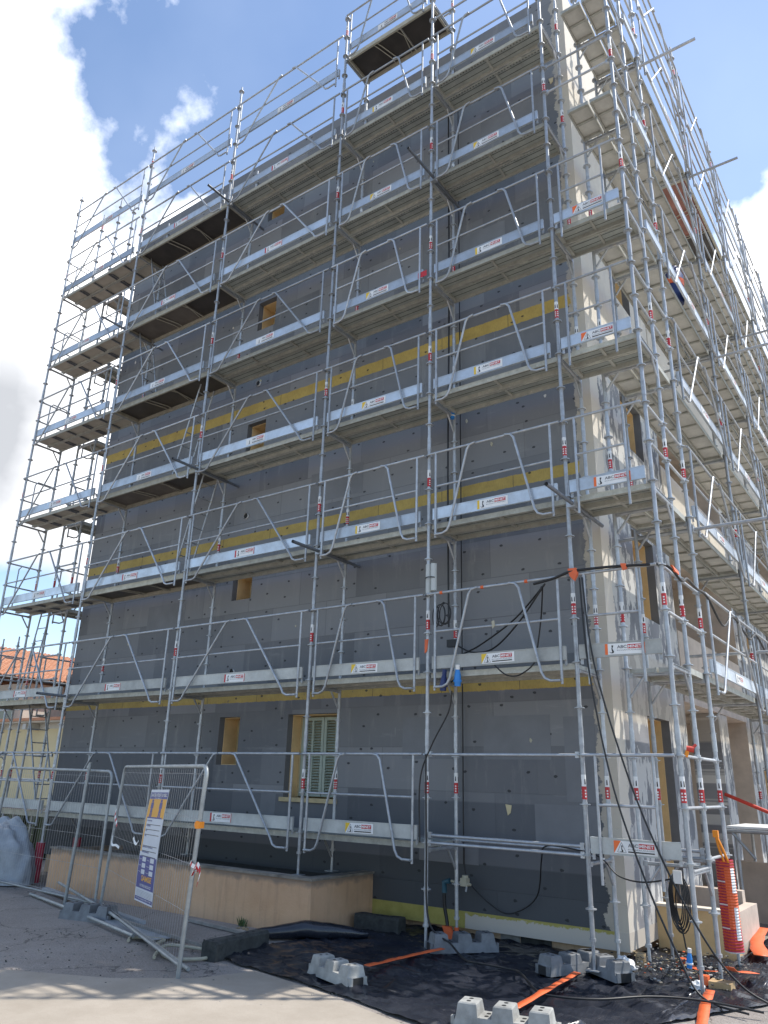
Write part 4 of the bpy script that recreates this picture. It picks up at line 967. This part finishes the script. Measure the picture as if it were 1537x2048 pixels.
b = MB(); b.box(.93, 1.01, .28, .36, G + .04, G + .15, 'orange'); tag(b.build('tape_wrap'), 'orange tape wrapped around a stub beside the timber offcut', 'tape')
b = MB(); b.tube([(.16, .93, G), (.16, .93, -1.0)], .055, 'pvc', 14, caps=False); b.tube([(.16, .93, G), (.16, .93, -1.01)], .045, 'hole', 12); tag(b.build('pipe_stub'), 'beige plastic pipe stub rising from the ground at the building corner', 'pipe')
# rubble
b = MB()
for i in range(520):
    x = random.gauss(.55, .33); y = random.gauss(.75, .38)
    if not (-.2 < x < 1.25 and -.1 < y < 1.8): continue
    s_ = random.uniform(.005, .018); mt = random.choice(['debris', 'debris', 'stone', 'stone', 'coping', 'black', 'straw', 'pale_block'] + (['orange'] if random.random() < .2 else []))
    rm = Matrix.Translation((x, y, G + .09 + random.uniform(0, .04))) @ Matrix.Rotation(random.uniform(0, 3), 4, 'Z') @ Matrix.Rotation(random.uniform(-.6, .6), 4, 'X')
    b.box(-s_, s_, -s_ * .7, s_ * .7, 0, s_ * .5, mt, rm)
o = b.build('rubble'); o['kind'] = 'stuff'; o['label'] = 'scattered pale rubble chips and foam crumbs on the sheet by the corner'
b = MB()
for i in range(420):
    x = random.uniform(-6.2, -1.6); y = -1.2 - random.random() ** 1.4 * 2.2 + .22 * (x + 4)
    s_ = random.uniform(.003, .008); rm = Matrix.Translation((x, y, G + .002)) @ Matrix.Rotation(random.uniform(0, 3), 4, 'Z'); b.box(-s_, s_, -s_ * .8, s_ * .8, 0, s_, random.choice(['debris', 'stone', 'coping', 'debris']), rm)
for i in range(60):
    x = random.uniform(-4.6, -3.6); y = -.36 - random.random() * .35; s_ = random.uniform(.008, .03); rm = Matrix.Translation((x, y, G + .004)) @ Matrix.Rotation(random.uniform(0, 3), 4, 'Z') @ Matrix.Rotation(.3, 4, 'X'); b.box(-s_, s_, -s_ * .4, s_ * .4, 0, s_ * .3, random.choice(['straw', 'debris']), rm)
o = b.build('gravel'); o['kind'] = 'stuff'; o['label'] = 'loose gravel and dry leaves scattered on the asphalt'
# white rags by corner
def crumple(name, label, loc, rx, ry, rz, mat, cat, seed=0, nn=14, rough=.4):
    b = MB(); vs = []
    for i in range(nn + 1):
        t = math.pi / 2 * i / nn
        for k in range(nn * 2):
            a = math.pi * k / nn; d = Vector((math.cos(a) * math.cos(t), math.sin(a) * math.cos(t), math.sin(t))); s_ = 1 + rough * noise.fractal(d * 2.2 + Vector((seed, 0, 0)), 1, 2, 3)
            vs.append((d.x * rx * s_, d.y * ry * s_, max(0, d.z * rz * s_)))
    m_ = nn * 2; b.add(vs, [(i * m_ + k, i * m_ + (k + 1) % m_, (i + 1) * m_ + (k + 1) % m_, (i + 1) * m_ + k) for i in range(nn) for k in range(m_)], mat, True)
    return tag(b.build(name, None, loc), label, cat)
crumple('plastic_scrap', 'crumpled white plastic scrap by the inner corner standard', (.12, .5, G + .06), .12, .08, .1, 'white', 'scrap', 3)
crumple('plastic_scrap', 'small white plastic scrap beside the corner standard base', (.95, .15, G + .06), .07, .05, .06, 'white', 'scrap', 5)
crumple('tarpaulin', 'pale grey tarpaulin draped over a heap at the left edge', (-10.65, -.35, G + .02), .95, .45, 1.0, 'foil', 'tarpaulin', 1, 26, .12)
b = MB(); b.box(-16.5, -12.9, 2.2, 3.8, G, -.25, 'bin'); b.box(-16.6, -12.8, 2.1, 3.9, -.249, -.17, 'bin')
for i in range(8): b.box(-16.4 + i * .5, -16.3 + i * .5, 2.12, 2.199, G, -.25, 'bin')
tag(b.build('container'), 'dark olive waste container behind the left fence panel', 'container')
b = MB(); b.tube([(-10.02, 0, G), (-10.02, 0, -.5)], .075, 'redfoam', 12); tag(b.build('foam_sleeve'), 'red foam sleeve round the foot of the outer left standard', 'foam sleeve')
b = MB(); b.tube([(-10.0, .7, G), (-10.0, .7, -.45)], .075, 'redfoam', 12); tag(b.build('foam_sleeve'), 'red foam sleeve round the inner left standard behind the planter end', 'foam sleeve')
# hose, sheet and battens on ground
b = MB(); b.tube(bez([(-4.75, -2.0, G + .03), (-4.85, -1.85, G + .03), (-4.5, -1.7, G + .03), (-4.3, -1.95, G + .04), (-3.75, -2.25, G + .03), (-3.45, -2.05, G + .03), (-3.55, -1.8, G + .04), (-3.95, -1.8, G + .04), (-4.15, -1.95, G + .05), (-4.0, -2.2, G + .03), (-3.85, -2.35, G + .03)], 10), .018, 'hose', 8); tag(b.build('hose'), 'beige flexible hose coiled on the asphalt behind the fence upright', 'hose')
b = MB(); b.slab([(-6.1, -1.28, G + .03), (-4.5, -1.5, G + .03), (-4.55, -1.9, G + .035), (-5.9, -1.5, G + .035)], (0, 0, .008), 'foil'); tag(b.build('metal_sheet'), 'thin pale metal sheet lying flat behind the fence', 'metal sheet')
b = MB(); b.box(0, 2.1, -.02, .02, 0, .03, 'ground_wood'); tag(b.build('batten', None, (-5.9, -1.33, G + .04), R_(-10)), 'grey weathered batten lying towards the hose', 'batten')
b = MB(); b.box(0, 1.5, -.03, .03, 0, .035, 'ground_wood'); tag(b.build('batten', None, (-5.3, -.62, G + .01), R_(-6)), 'short batten lying along the foot of the planter wall', 'batten')
b = MB(); b.box(0, 3.6, -.045, .045, 0, .04, 'foil'); tag(b.build('batten', None, (-8.9, -.5, G + .04), R_(-13)), 'long pale batten running from the left along the planter', 'batten')
b = MB()
for i in range(34):
    a = random.uniform(0, 6.28); l = random.uniform(.04, .13); d = Vector((math.cos(a) * .5, math.sin(a) * .5, 1)).normalized(); p = Vector((random.gauss(0, .03), random.gauss(0, .02), 0)); q = p + d * l; s_ = d.cross(Vector((0, 0, 1))).normalized() * .008
    m1 = (p + q) / 2; b.slab([p, m1 - s_, q, m1 + s_], (.001, .001, 0), 'leaf')
tag(b.build('weed', None, (-4.6, -.36, G)), 'small green weed at the foot of the planter wall', 'plant')
# ladders inside the hatch bay
def ladder(label, loc, rz, lean, Lh=2.15, mat='tube', group='access ladders between the decks'):
    e = empty('ladder', label, 'ladder', loc, group, rz); e.rotation_euler = (lean, 0, rz)
    for x in (-.17, .17):
        b = MB(); b.tube([(x, 0, 0), (x, 0, Lh)], .016, mat, 8); b.build('stile', e)
    b = MB()
    for i in range(1, int(Lh / .28) + 1): b.tube([(-.17, 0, i * .28 - .08), (.17, 0, i * .28 - .08)], .011, mat, 6)
    b.build('rungs', e)
for k, (x, dr, nm) in enumerate(((-8.1, 1, 'fourth and fifth'), (-9.3, -1, 'sixth and seventh'), (-9.3, -1, 'fifth and sixth'), (-7.7, 1, 'third and fourth'))):
    z = (6, 10, 8, 4)[k] + .0
    ladder('aluminium ladder between the %s decks in the hatch bay' % nm, (x, .45, z), R_(90), .28 * dr, 2.05)
ladder('steel ladder rising to the second deck at the left end of the facade', (-10.9, .5, 0.0), R_(90), -.42, 2.2)
ladder('steel ladder between second and third deck at the outermost left bay', (-12.3, .45, 2.0), R_(0), -.1, 2.1)
# blue sack on the side scaffold
e = empty('tool_sack', 'blue sack with an orange red band lying on a high deck of the side scaffold', 'sack', (.9, 2.8, 8.05)); e.scale = (.8, .8, .85)
b = MB(); b.tube([(0, 0, .0), (.02, -.02, .2), (.0, .0, .42), (.02, .02, .62), (.05, .05, .85)], [.17, .2, .18, .19, .07], 'blue_dk', 12); b.build('body', e)
b = MB(); b.tube([(.0, 0, .38), (.01, .0, .5)], .21, 'orange', 12); b.build('band', e)

# ------------------------------------------------------------------ NEIGHBOURING HOUSES
h1 = empty('house', 'low yellow rendered house with a terracotta eave, left behind the fence', 'house')
b = MB(); b.box(-42, -17.5, 8, 14, G, 2.15, 'yellow_wall'); b.build('wall', h1)
b = MB(); b.box(-42, -17.5, 7.5, 7.999, 2.34, 2.40, 'off_wall'); b.box(-42, -17.4, 7.4, 14, 2.401, 2.5, 'tiles'); b.box(-42, -17.5, 8.001, 14, 2.15, 2.4, 'off_wall'); b.build('roof', h1)
for x in (-26.9, -24.4, -29.4, -22):
    b = MB(); b.box(x, x + .22, 7.45, 7.99, 2.1, 2.3, 'off_wall'); b.build('rafter', h1)
h2 = empty('house', 'taller off white house with a bright orange tiled roof, left background', 'house')
b = MB(); b.box(-38, -28.3, 9.5, 22, 2.51, 4.2, 'off_wall'); b.box(-28.299, -17.6, 11.5, 22, 2.51, 3.9, 'off_wall'); b.build('wall', h2)
b = MB(); b.box(-28.3, -21, 11.3, 11.49, 2.51, 4.75, 'stained'); b.build('parapet_wall', h2)
b = MB(); b.box(-31.8, -28.9, 9.46, 9.499, 2.6, 3.6, 'glass'); b.build('window', h2)
b = MB()                                                        # roof of half-round tiles, slope towards +x
X0, Z0, X1, Z1 = -27.9, 4.35, -33.4, 6.25
cols = 74; rows = 20; vs = []
for j in range(cols * 4 + 1):
    y = 6.5 + j * (15.5 / (cols * 4)); ph = j % 4; up = (0, .045, .06, .045)[ph]
    for i in range(rows + 1):
        t = i / rows; vs.append((X0 + (X1 - X0) * t, y, Z0 + (Z1 - Z0) * t + up)); vs.append((X0 + (X1 - X0) * t, y, Z0 + (Z1 - Z0) * t + up + .03))
W_ = (rows + 1) * 2
b.add(vs, [(j * W_ + q, (j + 1) * W_ + q, (j + 1) * W_ + q + 1, j * W_ + q + 1) for j in range(cols * 4) for q in range(W_ - 1)], 'tiles')
b.slab([(X1, 6.5, Z1), (X1, 22, Z1), (-39, 22, 4.3), (-39, 6.5, 4.3)], (0, 0, .05), 'tiles'); b.build('roof', h2)
b = MB(); b.tube([(-27.85, 6.5, 4.28), (-27.85, 22, 4.28)], .07, 'black', 8); b.build('gutter', h2)

# ------------------------------------------------------------------ CAMERA, LIGHT, SKY
cam = bpy.data.cameras.new('camera'); co = bpy.data.objects.new('camera', cam); COL.objects.link(co)
co.location = (3.29383, -8.29566, .67990); co.rotation_euler = (1.91156503, -.0267800364, .621265740)
cam.sensor_fit = 'HORIZONTAL'; cam.sensor_width = 36; cam.lens = 1516.51 / 1537 * 36; cam.clip_end = 2000; cam.clip_start = .05
sc.camera = co
AZ = Vector((.75, .66)).normalized(); EL = R_(60)
sd = Vector((AZ.x * math.cos(EL), AZ.y * math.cos(EL), math.sin(EL)))
sun = bpy.data.lights.new('sun', 'SUN'); sun.energy = 3.1; sun.angle = R_(.5); sun.color = (1, .95, .87)
so = bpy.data.objects.new('sun', sun); COL.objects.link(so); so.rotation_euler = (-sd).to_track_quat('-Z', 'Y').to_euler(); so.location = (20, 15, 40)
w = bpy.data.worlds.new('World'); sc.world = w; w.use_nodes = True; nt = w.node_tree; nt.nodes.clear()
out = N(nt, 'ShaderNodeOutputWorld'); bg = N(nt, 'ShaderNodeBackground')
sky = N(nt, 'ShaderNodeTexSky'); sky.sky_type = 'NISHITA'; sky.sun_disc = False; sky.sun_elevation = EL; sky.sun_rotation = math.atan2(AZ.x, AZ.y)
sky.air_density = 1.0; sky.dust_density = .4; sky.ozone_density = 1.6
tc = N(nt, 'ShaderNodeTexCoord'); dv = tc.outputs['Generated']
def blob(c, r):
    n_ = N(nt, 'ShaderNodeVectorMath'); n_.operation = 'DISTANCE'; L(nt, dv, n_.inputs[0]); n_.inputs[1].default_value = Vector(c).normalized()
    return math_(nt, 'SUBTRACT', 1.0, math_(nt, 'DIVIDE', n_.outputs['Value'], r))
m_ = None
for c, r in (((-.80, .20, .56), .27), ((-.95, .35, .3), .50), ((-.60, .10, .82), .23), ((-.70, .42, .42), .20), ((.03, .84, .51), .17), ((.12, .95, .25), .38), ((-.63, .48, .595), .075), ((-.53, .53, .655), .06)):
    q = blob(c, r); m_ = q if m_ is None else math_(nt, 'MAXIMUM', m_, q)
nn = N(nt, 'ShaderNodeTexNoise'); nn.inputs['Scale'].default_value = 5.5; nn.inputs['Detail'].default_value = 9; nn.inputs['Roughness'].default_value = .58; L(nt, dv, nn.inputs['Vector'])
nf = math_(nt, 'MULTIPLY', math_(nt, 'SUBTRACT', nn.outputs['Fac'], .5), 1.35)
m_ = math_(nt, 'SUBTRACT', m_, math_(nt, 'MAXIMUM', math_(nt, 'MULTIPLY', blob((-.88, .46, .14), .13), 1.6), 0.0))
fac = step(nt, math_(nt, 'ADD', m_, nf), -.05, .26)
n2 = N(nt, 'ShaderNodeTexNoise'); n2.inputs['Scale'].default_value = 3.0; n2.inputs['Detail'].default_value = 6; L(nt, dv, n2.inputs['Vector'])
spz = N(nt, 'ShaderNodeSeparateXYZ'); L(nt, dv, spz.inputs[0])
shade = math_(nt, 'MULTIPLY', math_(nt, 'ADD', math_(nt, 'MULTIPLY', step(nt, n2.outputs['Fac'], .38, .62), .65), .35), step(nt, spz.outputs[2], .62, .42))
ccol = mix(nt, shade, (11, 11, 11.1), (2.9, 3.0, 3.2))
# thin veil of haze in the blue
vn = N(nt, 'ShaderNodeTexNoise'); vn.inputs['Scale'].default_value = 2.2; vn.inputs['Detail'].default_value = 5; L(nt, dv, vn.inputs['Vector'])
skyc = mix(nt, math_(nt, 'ADD', .01, math_(nt, 'MULTIPLY', step(nt, vn.outputs['Fac'], .45, .75), .07)), sky.outputs[0], (10, 10.6, 11.5))
L(nt, mix(nt, fac, skyc, ccol), bg.inputs['Color']); bg.inputs['Strength'].default_value = .13
L(nt, bg.outputs[0], out.inputs[0])
sc.view_settings.view_transform = 'Standard'; sc.view_settings.look = 'None'; sc.view_settings.gamma = 1; sc.view_settings.exposure = .9
